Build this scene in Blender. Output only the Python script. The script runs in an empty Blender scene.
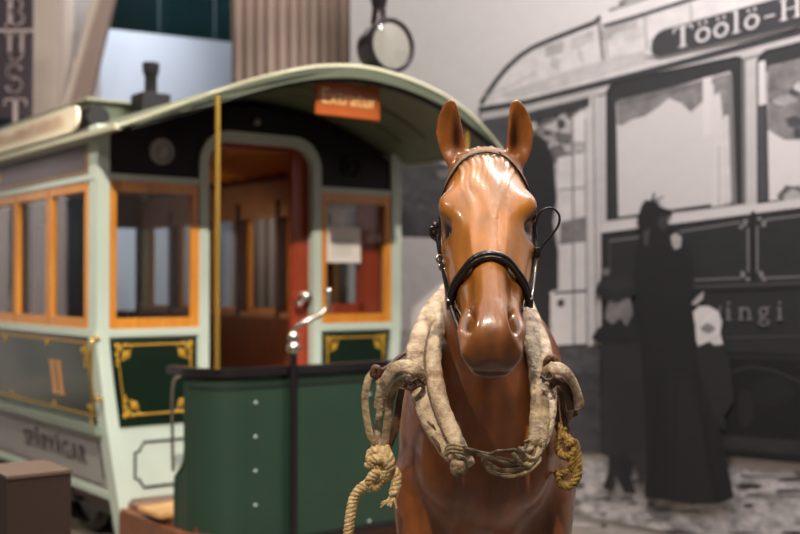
import bpy, bmesh, math, random
import numpy as np
from mathutils import Vector, Matrix
from mathutils.bvhtree import BVHTree
random.seed(7); np.random.seed(7)
SC = bpy.context.scene
COL = SC.collection
PI = math.pi
F = 1111.0; CAMZ = 1.6; HOR = 284.0

def W(px, py, D):
    """point seen at px,py of the photograph, D metres in front of the camera"""
    return Vector(((px-400.0)/F*D, D, CAMZ+(HOR-py)/F*D))

# ------------------------------------------------------------------ materials
def srgb(r, g=None, b=None):
    if g is None: g = b = r
    def f(c):
        c = c/255.0
        return c/12.92 if c <= .04045 else ((c+.055)/1.055)**2.4
    return (f(r), f(g), f(b))

def mat(name, col, rough=.5, metal=0.0, var=.0, scale=6.0, bump=0.0, bscale=40.0, coat=0.0, emis=None, estr=0.0, col2=None, stretch=None, spec=.5):
    m = bpy.data.materials.new(name); m.use_nodes = True
    nt = m.node_tree; b = nt.nodes['Principled BSDF']
    b.inputs['Roughness'].default_value = rough
    b.inputs['Metallic'].default_value = metal
    b.inputs['Coat Weight'].default_value = coat
    b.inputs['Coat Roughness'].default_value = .12
    b.inputs['Specular IOR Level'].default_value = spec
    tc = nt.nodes.new('ShaderNodeTexCoord')
    mp = nt.nodes.new('ShaderNodeMapping')
    nt.links.new(tc.outputs['Object'], mp.inputs['Vector'])
    if stretch: mp.inputs['Scale'].default_value = stretch
    if var > 0 or col2:
        n = nt.nodes.new('ShaderNodeTexNoise'); n.inputs['Scale'].default_value = scale
        n.inputs['Detail'].default_value = 5
        nt.links.new(mp.outputs[0], n.inputs['Vector'])
        r = nt.nodes.new('ShaderNodeValToRGB')
        c2 = col2 if col2 else tuple(min(1, c*(1+var)) for c in col)
        c1 = col if col2 else tuple(c*(1-var) for c in col)
        r.color_ramp.elements[0].position = .32; r.color_ramp.elements[1].position = .68
        r.color_ramp.elements[0].color = (*c1, 1); r.color_ramp.elements[1].color = (*c2, 1)
        nt.links.new(n.outputs['Fac'], r.inputs[0]); nt.links.new(r.outputs[0], b.inputs['Base Color'])
    else:
        b.inputs['Base Color'].default_value = (*col, 1)
    if bump > 0:
        n2 = nt.nodes.new('ShaderNodeTexNoise'); n2.inputs['Scale'].default_value = bscale; n2.inputs['Detail'].default_value = 4
        nt.links.new(mp.outputs[0], n2.inputs['Vector'])
        bp = nt.nodes.new('ShaderNodeBump'); bp.inputs['Strength'].default_value = bump; bp.inputs['Distance'].default_value = .01
        nt.links.new(n2.outputs['Fac'], bp.inputs['Height']); nt.links.new(bp.outputs[0], b.inputs['Normal'])
    if emis:
        b.inputs['Emission Color'].default_value = (*emis, 1); b.inputs['Emission Strength'].default_value = estr
    return m

def glass(name, tint=(1, 1, 1), refl=1.0, rough=.02):
    m = bpy.data.materials.new(name); m.use_nodes = True
    nt = m.node_tree; nt.nodes.clear()
    o = nt.nodes.new('ShaderNodeOutputMaterial'); mx = nt.nodes.new('ShaderNodeMixShader')
    t = nt.nodes.new('ShaderNodeBsdfTransparent'); t.inputs[0].default_value = (*tint, 1)
    g = nt.nodes.new('ShaderNodeBsdfGlossy'); g.inputs['Roughness'].default_value = rough
    fr = nt.nodes.new('ShaderNodeFresnel'); fr.inputs[0].default_value = 1.5
    ml = nt.nodes.new('ShaderNodeMath'); ml.operation = 'MULTIPLY'; ml.inputs[1].default_value = refl; ml.use_clamp = True
    nt.links.new(fr.outputs[0], ml.inputs[0]); ge = nt.nodes.new('ShaderNodeNewGeometry'); fb = nt.nodes.new('ShaderNodeMath'); fb.operation = 'SUBTRACT'; fb.inputs[0].default_value = 1.0
    nt.links.new(ge.outputs['Backfacing'], fb.inputs[1]); m2 = nt.nodes.new('ShaderNodeMath'); m2.operation = 'MULTIPLY'
    nt.links.new(ml.outputs[0], m2.inputs[0]); nt.links.new(fb.outputs[0], m2.inputs[1])
    nt.links.new(m2.outputs[0], mx.inputs[0])
    nt.links.new(t.outputs[0], mx.inputs[1]); nt.links.new(g.outputs[0], mx.inputs[2]); nt.links.new(mx.outputs[0], o.inputs[0])
    return m

M = {}
M['cream'] = mat('pale_green_paint', srgb(194, 207, 194), .35, var=.04, scale=3)
M['fascia'] = mat('hood_fascia_paint', srgb(70, 75, 57), .6, var=.06)
M['roofedge'] = mat('roof_edge_paint', srgb(182, 180, 154), .4, var=.05, scale=3)
M['frame_green'] = mat('door_frame_paint', srgb(150, 166, 142), .4)
M['olive'] = mat('olive_paint', srgb(112, 122, 96), .45, var=.06)
M['roof_top'] = mat('roof_canvas', srgb(108, 112, 92), .7, var=.08)
M['green'] = mat('dark_green_enamel', srgb(18, 34, 24), .28, coat=.4, var=.08, scale=2)
M['dash'] = mat('dash_green_enamel', srgb(34, 56, 43), .42, coat=.15, var=.10, scale=2.5)
M['black'] = mat('black_iron', srgb(20, 18, 20), .32, coat=.3)
M['line'] = mat('black_line_paint', srgb(28, 30, 30), .5)
M['maroon'] = mat('dark_maroon_panel', srgb(22, 14, 20), .4, coat=.0, spec=.25)
M['frieze'] = mat('maroon_frieze_sheen', srgb(96, 80, 84), .35, coat=.3)  # dark maroon panel with reflected light mixed into its base colour
M['orange'] = mat('orange_varnished_wood', srgb(222, 150, 56), .32, coat=.4, col2=srgb(208, 128, 40), scale=4, stretch=(8, 8, 1))
M['redwood'] = mat('red_brown_door_wood', srgb(160, 62, 34), .35, coat=.3, var=.12, scale=5, stretch=(6, 6, 1))
M['wood'] = mat('brown_wood', srgb(112, 64, 36), .4, coat=.3, var=.25, scale=5, stretch=(6, 6, 1))
M['darkwood'] = mat('dark_brown_wood', srgb(62, 34, 24), .4, coat=.3, var=.2, scale=5, stretch=(6, 6, 1))
M['palewood'] = mat('pale_interior_wood', srgb(176, 128, 92), .45, var=.12, scale=5)
M['step'] = mat('worn_step_wood', srgb(196, 150, 96), .5, var=.2, scale=8)
M['gold'] = mat('gold_paint', srgb(196, 152, 48), .4, metal=.25, var=.15, scale=30)
M['brass'] = mat('brass', srgb(220, 178, 84), .25, metal=.85)
M['silver'] = mat('nickel', srgb(205, 196, 186), .2, metal=.95)
M['sill'] = mat('grey_green_moulding', srgb(140, 152, 138), .3, coat=.3)
M['letterpanel'] = mat('pale_grey_panel', srgb(160, 158, 156), .35, coat=.3, var=.04)
M['lettering'] = mat('grey_brown_lettering', srgb(78, 66, 66), .5)
M['sidegreen'] = mat('side_green_enamel', srgb(36, 54, 44), .2, coat=.6, var=.06, scale=2)
M['board'] = mat('cream_board', srgb(236, 222, 196), .45, var=.03)
M['boardtext'] = mat('faded_rose_lettering', srgb(222, 190, 164), .5)
M['sign'] = mat('rust_orange_sign', srgb(168, 80, 20), .4, var=.08)
M['signtext'] = mat('sign_cream_lettering', srgb(244, 206, 140), .5)
M['number'] = mat('number_gilt', srgb(206, 150, 96), .45)
M['paper'] = mat('white_paper', srgb(236, 228, 222), .7)
M['papertext'] = mat('grey_print', srgb(170, 164, 162), .7)
M['lens'] = mat('lamp_reflector', srgb(150, 142, 132), .4, metal=.2)
M['lampbody'] = mat('lamp_black_japan', srgb(44, 36, 40), .3, metal=.5)
M['iron_pipe'] = mat('stove_pipe_iron', srgb(24, 22, 24), .5)
M['pane'] = glass('window_pane', (.93, .95, .95), 1.7)
M['railglass'] = glass('balustrade_glass', (.30, .42, .42), 1.2, .05)
M['floor'] = mat('museum_floor', srgb(124, 114, 104), .5, var=.06, scale=1.5)
M['ceiling'] = mat('dark_ceiling', srgb(60, 58, 60), .9)
M['wall'] = mat('wall_paint', srgb(188, 180, 176), .8, var=.02, scale=1)
M['wallcool'] = mat('pale_blue_grey_wall', srgb(196, 204, 218), .8, var=.02, scale=1)
M['walltaupe'] = mat('taupe_wall', srgb(176, 166, 160), .8, var=.03, scale=1)
M['beam'] = mat('tan_beam', srgb(150, 128, 118), .7, var=.03)
M['beamlight'] = mat('pale_tan_beam', srgb(196, 178, 164), .7, var=.03)
M['curtain'] = mat('brown_curtain', srgb(138, 118, 106), .85, var=.06, scale=3, stretch=(10, 1, .4))
M['teal'] = mat('dark_teal_wall', srgb(44, 60, 62), .6, col2=srgb(28, 34, 44), scale=1.2)
M['banner'] = mat('mauve_banner', srgb(74, 62, 68), .8, var=.12, scale=2)
M['bannertext'] = mat('banner_lettering', srgb(196, 176, 174), .8)
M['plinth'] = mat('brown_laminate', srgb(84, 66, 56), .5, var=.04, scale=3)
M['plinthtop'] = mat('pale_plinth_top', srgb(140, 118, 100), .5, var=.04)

# leather
def leather(name, c1, c2, bump=.6, rough=.6):
    return mat(name, c1, rough, col2=c2, scale=26, bump=bump, bscale=70)
M['leather'] = leather('worn_cream_leather', srgb(134, 108, 82), srgb(212, 193, 166), .9)
M['leather2'] = leather('worn_tan_leather', srgb(100, 80, 56), srgb(186, 165, 130), .9)
M['leatherdark'] = leather('dark_brown_leather', srgb(52, 32, 22), srgb(112, 80, 56), rough=.5)
M['leatherblack'] = mat('black_bridle_leather', srgb(24, 18, 18), .32, coat=.3, bump=.25, bscale=90)
M['taupe'] = leather('taupe_browband_leather', srgb(106, 84, 66), srgb(150, 124, 100), .3)
M['rope'] = mat('hemp_rope', srgb(190, 158, 106), .8, col2=srgb(234, 210, 160), scale=60, bump=.6, bscale=240)
M['ropedark'] = mat('old_rope', srgb(108, 82, 34), .8, col2=srgb(190, 156, 84), scale=60, bump=.6, bscale=240)
M['eye'] = mat('dark_glass_eye', srgb(14, 9, 8), .05, coat=1)

# ------------------------------------------------------------------ mesh helpers
def link(o, parent=None):
    COL.objects.link(o)
    if parent: o.parent = parent
    return o

def mobj(name, V, Fc, m, parent=None, smooth=False, mats=None, fm=None):
    me = bpy.data.meshes.new(name)
    me.from_pydata([tuple(v) for v in V], [], Fc)
    for mm in (mats or [m]): me.materials.append(mm)
    if fm: me.polygons.foreach_set('material_index', fm)
    bm = bmesh.new(); bm.from_mesh(me)
    bmesh.ops.recalc_face_normals(bm, faces=bm.faces)
    bm.to_mesh(me); bm.free()
    me.polygons.foreach_set('use_smooth', [smooth]*len(me.polygons))
    if smooth:
        try: me.set_sharp_from_angle(angle=math.radians(48))
        except Exception: pass
    me.update()
    return link(bpy.data.objects.new(name, me), parent)

class MB:
    """collects shapes, built as one mesh"""
    def __init__(s): s.V = []; s.F = []; s.M = []; s.mi = 0
    def add(s, V, Fc):
        o = len(s.V); s.V += [Vector(v) for v in V]; s.F += [tuple(i+o for i in f) for f in Fc]; s.M += [s.mi]*len(Fc)
    def box(s, x0, x1, y0, y1, z0, z1, bev=0.0):
        if bev > 0:
            bm = bmesh.new(); bmesh.ops.create_cube(bm, size=1)
            for v in bm.verts:
                v.co = Vector(((x0+x1)/2+v.co.x*(x1-x0), (y0+y1)/2+v.co.y*(y1-y0), (z0+z1)/2+v.co.z*(z1-z0)))
            bmesh.ops.bevel(bm, geom=bm.edges[:], offset=min(bev, .45*min(x1-x0, y1-y0, z1-z0)), segments=2, affect='EDGES', profile=.5)
            bm.verts.ensure_lookup_table()
            s.add([v.co.copy() for v in bm.verts], [[v.index for v in f.verts] for f in bm.faces]); bm.free()
        else:
            s.add([(x0,y0,z0),(x1,y0,z0),(x1,y1,z0),(x0,y1,z0),(x0,y0,z1),(x1,y0,z1),(x1,y1,z1),(x0,y1,z1)],
                  [(0,3,2,1),(4,5,6,7),(0,1,5,4),(1,2,6,5),(2,3,7,6),(3,0,4,7)])
        return s
    def tube(s, P, r, seg=10, closed=False, cap=True, flat=1.0, up=None):
        """sweep; r number or list; flat = thickness/width; up = hint for wide axis normal"""
        P = [Vector(p) for p in P]; n = len(P)
        R = r if isinstance(r, (list, tuple)) else [r]*n
        T = []
        for i in range(n):
            a = P[(i-1) % n] if closed or i > 0 else P[i]
            b = P[(i+1) % n] if closed or i < n-1 else P[i]
            t = (b-a); T.append(t.normalized() if t.length > 1e-9 else Vector((0,0,1)))
        if up is None:
            u = T[0].orthogonal().normalized()
        V = []; prev = None
        for i in range(n):
            if up is not None:
                uu = up(i) if callable(up) else Vector(up)
                nrm = (uu-T[i]*uu.dot(T[i]))
                if nrm.length < 1e-6: nrm = T[i].orthogonal()
                nrm.normalize()
            else:
                nrm = u-T[i]*u.dot(T[i]); nrm.normalize(); u = nrm
            sd = T[i].cross(nrm)
            for k in range(seg):
                a = 2*PI*k/seg
                V.append(P[i]+sd*math.cos(a)*R[i]+nrm*math.sin(a)*R[i]*flat)
        Fc = []
        for i in range(n if closed else n-1):
            j = (i+1) % n
            for k in range(seg):
                l = (k+1) % seg
                Fc.append((i*seg+k, i*seg+l, j*seg+l, j*seg+k))
        if cap and not closed:
            Fc.append(tuple(range(seg))[::-1]); Fc.append(tuple((n-1)*seg+k for k in range(seg)))
        s.add(V, Fc); return s
    def lathe(s, prof, c, axis, seg=28):
        """prof list of (r, h) along axis from c"""
        ax = Vector(axis).normalized(); u = ax.orthogonal().normalized(); w = ax.cross(u); c = Vector(c)
        V = []; n = len(prof)
        for r, h in prof:
            for k in range(seg):
                a = 2*PI*k/seg; V.append(c+ax*h+(u*math.cos(a)+w*math.sin(a))*max(r, 1e-4))
        Fc = []
        for i in range(n-1):
            for k in range(seg):
                l = (k+1) % seg; Fc.append((i*seg+k, i*seg+l, (i+1)*seg+l, (i+1)*seg+k))
        Fc.append(tuple(range(seg))[::-1]); Fc.append(tuple((n-1)*seg+k for k in range(seg)))
        s.add(V, Fc); return s
    def prism(s, pts, fn, d0, d1):
        """pts 2D outline, fn(a,b,d)->3D, extruded d0..d1"""
        n = len(pts)
        V = [fn(a, b, d0) for a, b in pts]+[fn(a, b, d1) for a, b in pts]
        Fc = [tuple(range(n))[::-1], tuple(range(n, 2*n))]+[(i, (i+1) % n, n+(i+1) % n, n+i) for i in range(n)]
        s.add(V, Fc); return s
    def sphere(s, c, r, sc=(1,1,1), seg=16):
        c = Vector(c); V = []; rings = seg//2
        for i in range(1, rings):
            t = PI*i/rings
            for k in range(seg):
                a = 2*PI*k/seg
                V.append(c+Vector((math.sin(t)*math.cos(a)*sc[0], math.sin(t)*math.sin(a)*sc[1], math.cos(t)*sc[2]))*r)
        V += [c+Vector((0,0,sc[2]*r)), c-Vector((0,0,sc[2]*r))]; Fc = []
        for i in range(rings-2):
            for k in range(seg):
                l = (k+1) % seg; Fc.append((i*seg+k, (i+1)*seg+k, (i+1)*seg+l, i*seg+l))
        N = len(V)-2
        for k in range(seg):
            l = (k+1) % seg
            Fc.append((N, k, l)); Fc.append((N+1, (rings-2)*seg+l, (rings-2)*seg+k))
        s.add(V, Fc); return s
    def build(s, name, m, parent=None, smooth=True):
        if isinstance(m, list): return mobj(name, s.V, s.F, None, parent, smooth, m, s.M)
        return mobj(name, s.V, s.F, m, parent, smooth)

def crom(P, n=8, closed=False):
    P = [Vector(p) for p in P]; out = []; N = len(P)
    for i in range(N if closed else N-1):
        g = lambda k: P[k % N] if closed else P[max(0, min(N-1, k))]
        p0, p1, p2, p3 = g(i-1), g(i), g(i+1), g(i+2)
        for k in range(n):
            t = k/n
            out.append(.5*((2*p1)+(p2-p0)*t+(2*p0-5*p1+4*p2-p3)*t*t+(3*p1-p0-3*p2+p3)*t*t*t))
    if not closed: out.append(P[-1].copy())
    return out

def tag(o, label=None, cat=None, group=None, kind=None):
    if label: o['label'] = label
    if cat: o['category'] = cat
    if group: o['group'] = group
    if kind: o['kind'] = kind
    return o
def empty(name, loc=(0,0,0), rz=0.0):
    o = bpy.data.objects.new(name, None); o.empty_display_size = .1
    o.location = loc; o.rotation_euler = (0,0,rz); COL.objects.link(o); return o

# strokes lettering: polylines in a 2D em box (height 1), thick sides
def arc(cx, cy, rx, ry, a0, a1, n=14):
    return [(cx+rx*math.cos(math.radians(a0+(a1-a0)*i/n)), cy+ry*math.sin(math.radians(a0+(a1-a0)*i/n))) for i in range(n+1)]
GL = {  # width, strokes (points, thickness); serif letters
 'T': (.8, [([(.4,0),(.4,1)],.16),([(.02,.97),(.78,.97)],.07),([(.04,.99),(.02,.76)],.06),([(.76,.99),(.78,.76)],.06),([(.22,.03),(.58,.03)],.06)]),
 'o': (.66, [(arc(.33,.33,.25,.31,0,360,20),.12)]),
 'd': (0, [([(.20,.86),(.20,.96)],.10),([(.46,.86),(.46,.96)],.10)]),
 'l': (.42, [([(.2,0),(.2,1.05)],.14),([(.03,.03),(.38,.03)],.06),([(.05,1.02),(.2,1.02)],.06)]),
 '-': (.6, [([(.1,.38),(.5,.38)],.09)]),
 'H': (.95, [([(.2,0),(.2,1)],.15),([(.75,0),(.75,1)],.15),([(.2,.5),(.75,.5)],.07),([(.03,.03),(.37,.03)],.06),([(.03,.97),(.37,.97)],.06),([(.58,.03),(.92,.03)],.06),([(.58,.97),(.92,.97)],.06)]),
 'i': (.42, [([(.2,0),(.2,.64)],.13),([(.03,.03),(.38,.03)],.05),([(.05,.62),(.2,.62)],.05),([(.2,.84),(.2,.95)],.12)]),
 'n': (.8, [([(.18,0),(.18,.64)],.13),([(.62,0),(.62,.42)]+arc(.4,.40,.22,.22,0,150,8),.11),([(.03,.03),(.34,.03)],.05),([(.47,.03),(.78,.03)],.05),([(.04,.62),(.18,.62)],.05)]),
 'g': (.72, [(arc(.32,.42,.2,.2,0,360,16),.10),(arc(.34,-.12,.26,.15,0,360,16),.08),([(.2,.24),(.14,.12),(.3,.05),(.5,.02)],.07),([(.45,.58),(.64,.66)],.08)]),
 'B': (.8, [([(.2,0),(.2,1)],.16),([(.05,.03),(.4,.03)]+arc(.42,.26,.24,.23,-90,90,8)+[(.2,.5)],.10),([(.2,.5),(.4,.51)]+arc(.4,.74,.2,.23,-90,90,8)+[(.05,.97)],.10)]),
 'U': (.85, [([(.2,1),(.2,.3)]+arc(.43,.3,.23,.27,180,360,10)+[(.66,1)],.13),([(.04,.97),(.36,.97)],.06),([(.52,.97),(.82,.97)],.06)]),
 'S': (.7, [(arc(.36,.73,.22,.23,20,250,12)+arc(.34,.26,.24,.23,70,-160,12),.14)]),
}
def glyphs(text, origin, size, fn, emit, gap=.08, slope=0.0):
    """emit(quad points) for each stroke piece"""
    x = 0.0
    for ch in text:
        base = {'ö': 'o'}.get(ch, ch)
        w, st = GL[base]
        sts = list(st)+(GL['d'][1] if ch == 'ö' else [])
        for pts, th in sts:
            for a, b in zip(pts[:-1], pts[1:]):
                dx, dy = b[0]-a[0], b[1]-a[1]; L = math.hypot(dx, dy) or 1e-6
                nx, ny = -dy/L*th/2, dx/L*th/2
                ex, ey = dx/L*th*.18, dy/L*th*.18
                q = [(a[0]+nx-ex,a[1]+ny-ey),(a[0]-nx-ex,a[1]-ny-ey),(b[0]-nx+ex,b[1]-ny+ey),(b[0]+nx+ex,b[1]+ny+ey)]
                emit([fn(origin[0]+(x+p[0])*size, origin[1]+p[1]*size+(x+p[0])*size*slope) for p in q])
        x += w+gap
    return x*size

def text_mesh(body, size, extrude=.002, offset=0.0, shear=0.0, align='CENTER', space=1.0):
    cu = bpy.data.curves.new('t', 'FONT'); cu.body = body; cu.size = size; cu.extrude = extrude; cu.offset = offset; cu.shear = shear
    cu.space_character = space; cu.align_x = align; cu.align_y = 'CENTER'; cu.resolution_u = 4
    o = bpy.data.objects.new('t', cu); COL.objects.link(o)
    dg = bpy.context.evaluated_depsgraph_get(); dg.update()
    me = bpy.data.meshes.new_from_object(o.evaluated_get(dg))
    V = [v.co.copy() for v in me.vertices]; Fc = [tuple(p.vertices) for p in me.polygons]
    bpy.data.objects.remove(o); bpy.data.curves.remove(cu); bpy.data.meshes.remove(me)
    return V, Fc

# ------------------------------------------------------------------ camera
cam = bpy.data.cameras.new('camera'); co = bpy.data.objects.new('camera', cam); COL.objects.link(co)
co.location = (0, 0, CAMZ); co.rotation_euler = (PI/2+math.atan(17/F), 0, 0)
cam.sensor_width = 36; cam.lens = 50*F/1111; cam.clip_start = .05
cam.dof.use_dof = True; cam.dof.focus_distance = 2.62; cam.dof.aperture_fstop = 2.4
SC.camera = co
SC.view_settings.view_transform = 'Standard'; SC.view_settings.look = 'None'
SC.view_settings.gamma = 1; SC.view_settings.use_curve_mapping = False
SC.view_settings.exposure = 0.55
wd = bpy.data.worlds.new('world'); wd.use_nodes = True; SC.world = wd
wd.node_tree.nodes['Background'].inputs[0].default_value = (.75, .73, .78, 1)
wd.node_tree.nodes['Background'].inputs[1].default_value = .08

# ------------------------------------------------------------------ room
def structure(name, mb, m, smooth=False):
    o = mb.build(name, m, None, smooth); o['kind'] = 'structure'; return o
XL, XR, YB, YN, ZC = -7.5, 7.0, 16.0, -3.5, 6.5
structure('floor', MB().box(XL, XR, YN, YB, -.1, 0), M['floor'])
structure('ceiling', MB().box(XL, XR, YN, YB, ZC, ZC+.1), M['ceiling'])
structure('wall_left', MB().box(XL-.1, XL, YN, YB, 0, ZC), M['walltaupe'])
structure('wall_right', MB().box(XR, XR+.1, YN, YB, 0, ZC), M['ceiling'])
structure('wall_near', MB().box(XL, XR, YN-.1, YN, 0, ZC), M['wall'])
structure('wall_far', MB().box(XL, XR, YB, YB+.1, 0, ZC), M['teal'])
# the print wall runs parallel to the tram, .8 m beyond its right side
WP = Vector((.615, 8.026, 0)); WD = Vector((-.607, .794, 0)); WN = Vector((-.794, -.607, 0))
def wall_pt(px, py, off=0.0):
    r = (px-400)/F; t = (WP.x-WP.y*r)/(.607+.794*r); p = WP+WD*t; D = p.y
    return Vector((p.x, p.y, max(.003, CAMZ+(HOR-py)/F*D)))+WN*off
_m = MB(); _a = WP+WD*(-7.6); _b = Vector(wall_pt(349, 284)); _b.z = 0
_q = [_a-WN*.012, _b-WN*.012, _b-WN*.25, _a-WN*.25]
_m.add([Vector((p.x, p.y, 0)) for p in _q]+[Vector((p.x, p.y, ZC)) for p in _q], [(0,3,2,1),(4,5,6,7),(0,1,5,4),(1,2,6,5),(2,3,7,6),(3,0,4,7)])
structure('wall_back', _m, M['wall'])

# far gallery: pale parapet wall, glass balustrade on it, tan slanted beam, taupe pier
def pxw(px, D): return (px-400)/F*D
pa = Vector((pxw(40, 12.1), 12.1, 0)); pb = Vector((pxw(270, 13.4), 13.4, 0)); pd = (pb-pa).normalized(); pn = Vector((-pd.y, pd.x, 0))
def slab(P0, P1, nrm, th, z0, z1):
    m = MB(); q = [P0, P1, P1+nrm*th, P0+nrm*th]
    m.add([Vector((p.x, p.y, z0)) for p in q]+[Vector((p.x, p.y, z1)) for p in q], [(0,3,2,1),(4,5,6,7),(0,1,5,4),(1,2,6,5),(2,3,7,6),(3,0,4,7)]); return m
structure('wall_gallery', slab(pa, pb, pn, .2, 0, 4.47), M['wallcool'])
bal = empty('glass_balustrade', ((pa.x+pb.x)/2, (pa.y+pb.y)/2, 4.47))
tag(bal, 'dark tinted glass balustrade on top of the pale blue-grey gallery wall', 'balustrade')
def local(o, parent):
    o.parent = parent; o.matrix_parent_inverse = Matrix.Translation(-Vector(parent.location)); return o
bpy.context.view_layer.update()
L = (pb-pa).length
for k in range(4):
    a = pa+pd*(L*k/4+.012); b = pa+pd*(L*(k+1)/4-.012)
    local(slab(a+pn*.09, b+pn*.09, pn, .016, 4.47, 5.45).build('glass_panel', M['railglass'], None, False), bal)
local(slab(pa+pn*.06, pb+pn*.06, pn, .07, 5.45, 5.50).build('handrail', M['silver'], None, False), bal)
structure('wall_pier', MB().box(pxw(31, 11.3), pxw(56, 11.3), 11.3, 11.9, 0, ZC), M['beamlight'])
structure('wall_recess', MB().box(pxw(50, 12.0), pxw(98, 12.0), 12.0, 12.08, 0, ZC), M['wall'])
def beam(name, x0t, x1t, x0b, x1b, D, th, m):
    # straight leaning member given by its edges at two heights
    mb = MB(); z = lambda py: CAMZ+(HOR-py)/F*D
    def ex(xt, xb, zz):   # extrapolate lean
        k = (zz-z(100))/(z(0)-z(100)); return pxw(xb+(xt-xb)*k, D)
    zs = (0.0, ZC)
    V = []
    for zz in zs:
        V += [(ex(x0t, x0b, zz), D, zz), (ex(x1t, x1b, zz), D, zz), (ex(x1t, x1b, zz), D+th, zz), (ex(x0t, x0b, zz), D+th, zz)]
    mb.add(V, [(0,3,2,1),(4,5,6,7),(0,1,5,4),(1,2,6,5),(2,3,7,6),(3,0,4,7)])
    return structure(name, mb, m)
beam('trim_1', 97, 112, 69, 89, 11.55, .10, M['beam'])
beam('trim_2', 90, 97, 63, 69, 11.5, .12, M['beamlight'])
# brown pleated curtain hanging between gallery and print wall
mb = MB(); N = 140; x0 = pxw(230, 10.7); x1 = pxw(352, 10.7)-.02
V = []
for j, z in enumerate((0.02, 2.0, 4.0, 6.3)):
    for i in range(N+1):
        u = i/N; ph = u*2*PI*11
        V.append((x0+(x1-x0)*u+.012*math.sin(ph*2+j), 10.7+.055*math.sin(ph+.7*math.sin(u*9))+.01*math.sin(j*2+u*20), z))
Fc = [(j*(N+1)+i, j*(N+1)+i+1, (j+1)*(N+1)+i+1, (j+1)*(N+1)+i) for j in range(3) for i in range(N)]
mb.add(V, Fc); cu = mb.build('curtain', M['curtain'], None, True)
sm = cu.modifiers.new('thickness', 'SOLIDIFY'); sm.thickness = .008
tag(cu, 'brown pleated curtain hanging behind the tram roof beside the pale photo wall', 'curtain')
mb = MB().box(x0-.1, x1+.0, 10.67, 10.73, 6.3, 6.36); structure('trim_3', mb, M['beam'])
structure('trim_4', MB().box(x0-.02, x0+.02, 10.69, 10.71, 6.36, ZC), M['beam'])
# mauve banner with pale letters
D = 9.0
ban = empty('hanging_banner', (pxw(8, D), D, 2.95)); tag(ban, 'dark mauve banner with pale letters hanging vertically at the far left', 'banner')
zz = lambda py: CAMZ+(HOR-py)/F*D
local(MB().box(pxw(-30, D), pxw(31, D), D, D+.03, 2.95, 5.0).build('banner_cloth', M['banner'], None, False), ban)
for ch, y0, y1 in (('B', 25, -4), ('U', 60, 33), ('S', 92, 63), ('T', 127, 98)):
    mb = MB(); sz = zz(y1)-zz(y0)
    glyphs(ch, (0, 0), sz, lambda a, b: (a, b), lambda q: mb.prism(q, lambda a, b, d: (pxw(3, D)+a*1.0, D-d, zz(y0)+b), 0, .006))
    local(mb.build('letter', M['bannertext'], None, False), ban)
local(MB().box(pxw(-30, D), pxw(33, D), D-.012, D, zz(31.5), zz(28.5)).build('printed_rule', M['bannertext'], None, False), ban)
local(MB().box(pxw(-32, D), pxw(33, D), D-.01, D+.04, 5.0, 5.05).build('hanging_rod', M['silver'], None, False), ban)
for k in (-25, 26):
    local(MB().box(pxw(k, D)-.004, pxw(k, D)+.004, D+.01, D+.018, 5.05, ZC).build('hanging_wire', M['silver'], None, False), ban)

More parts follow.
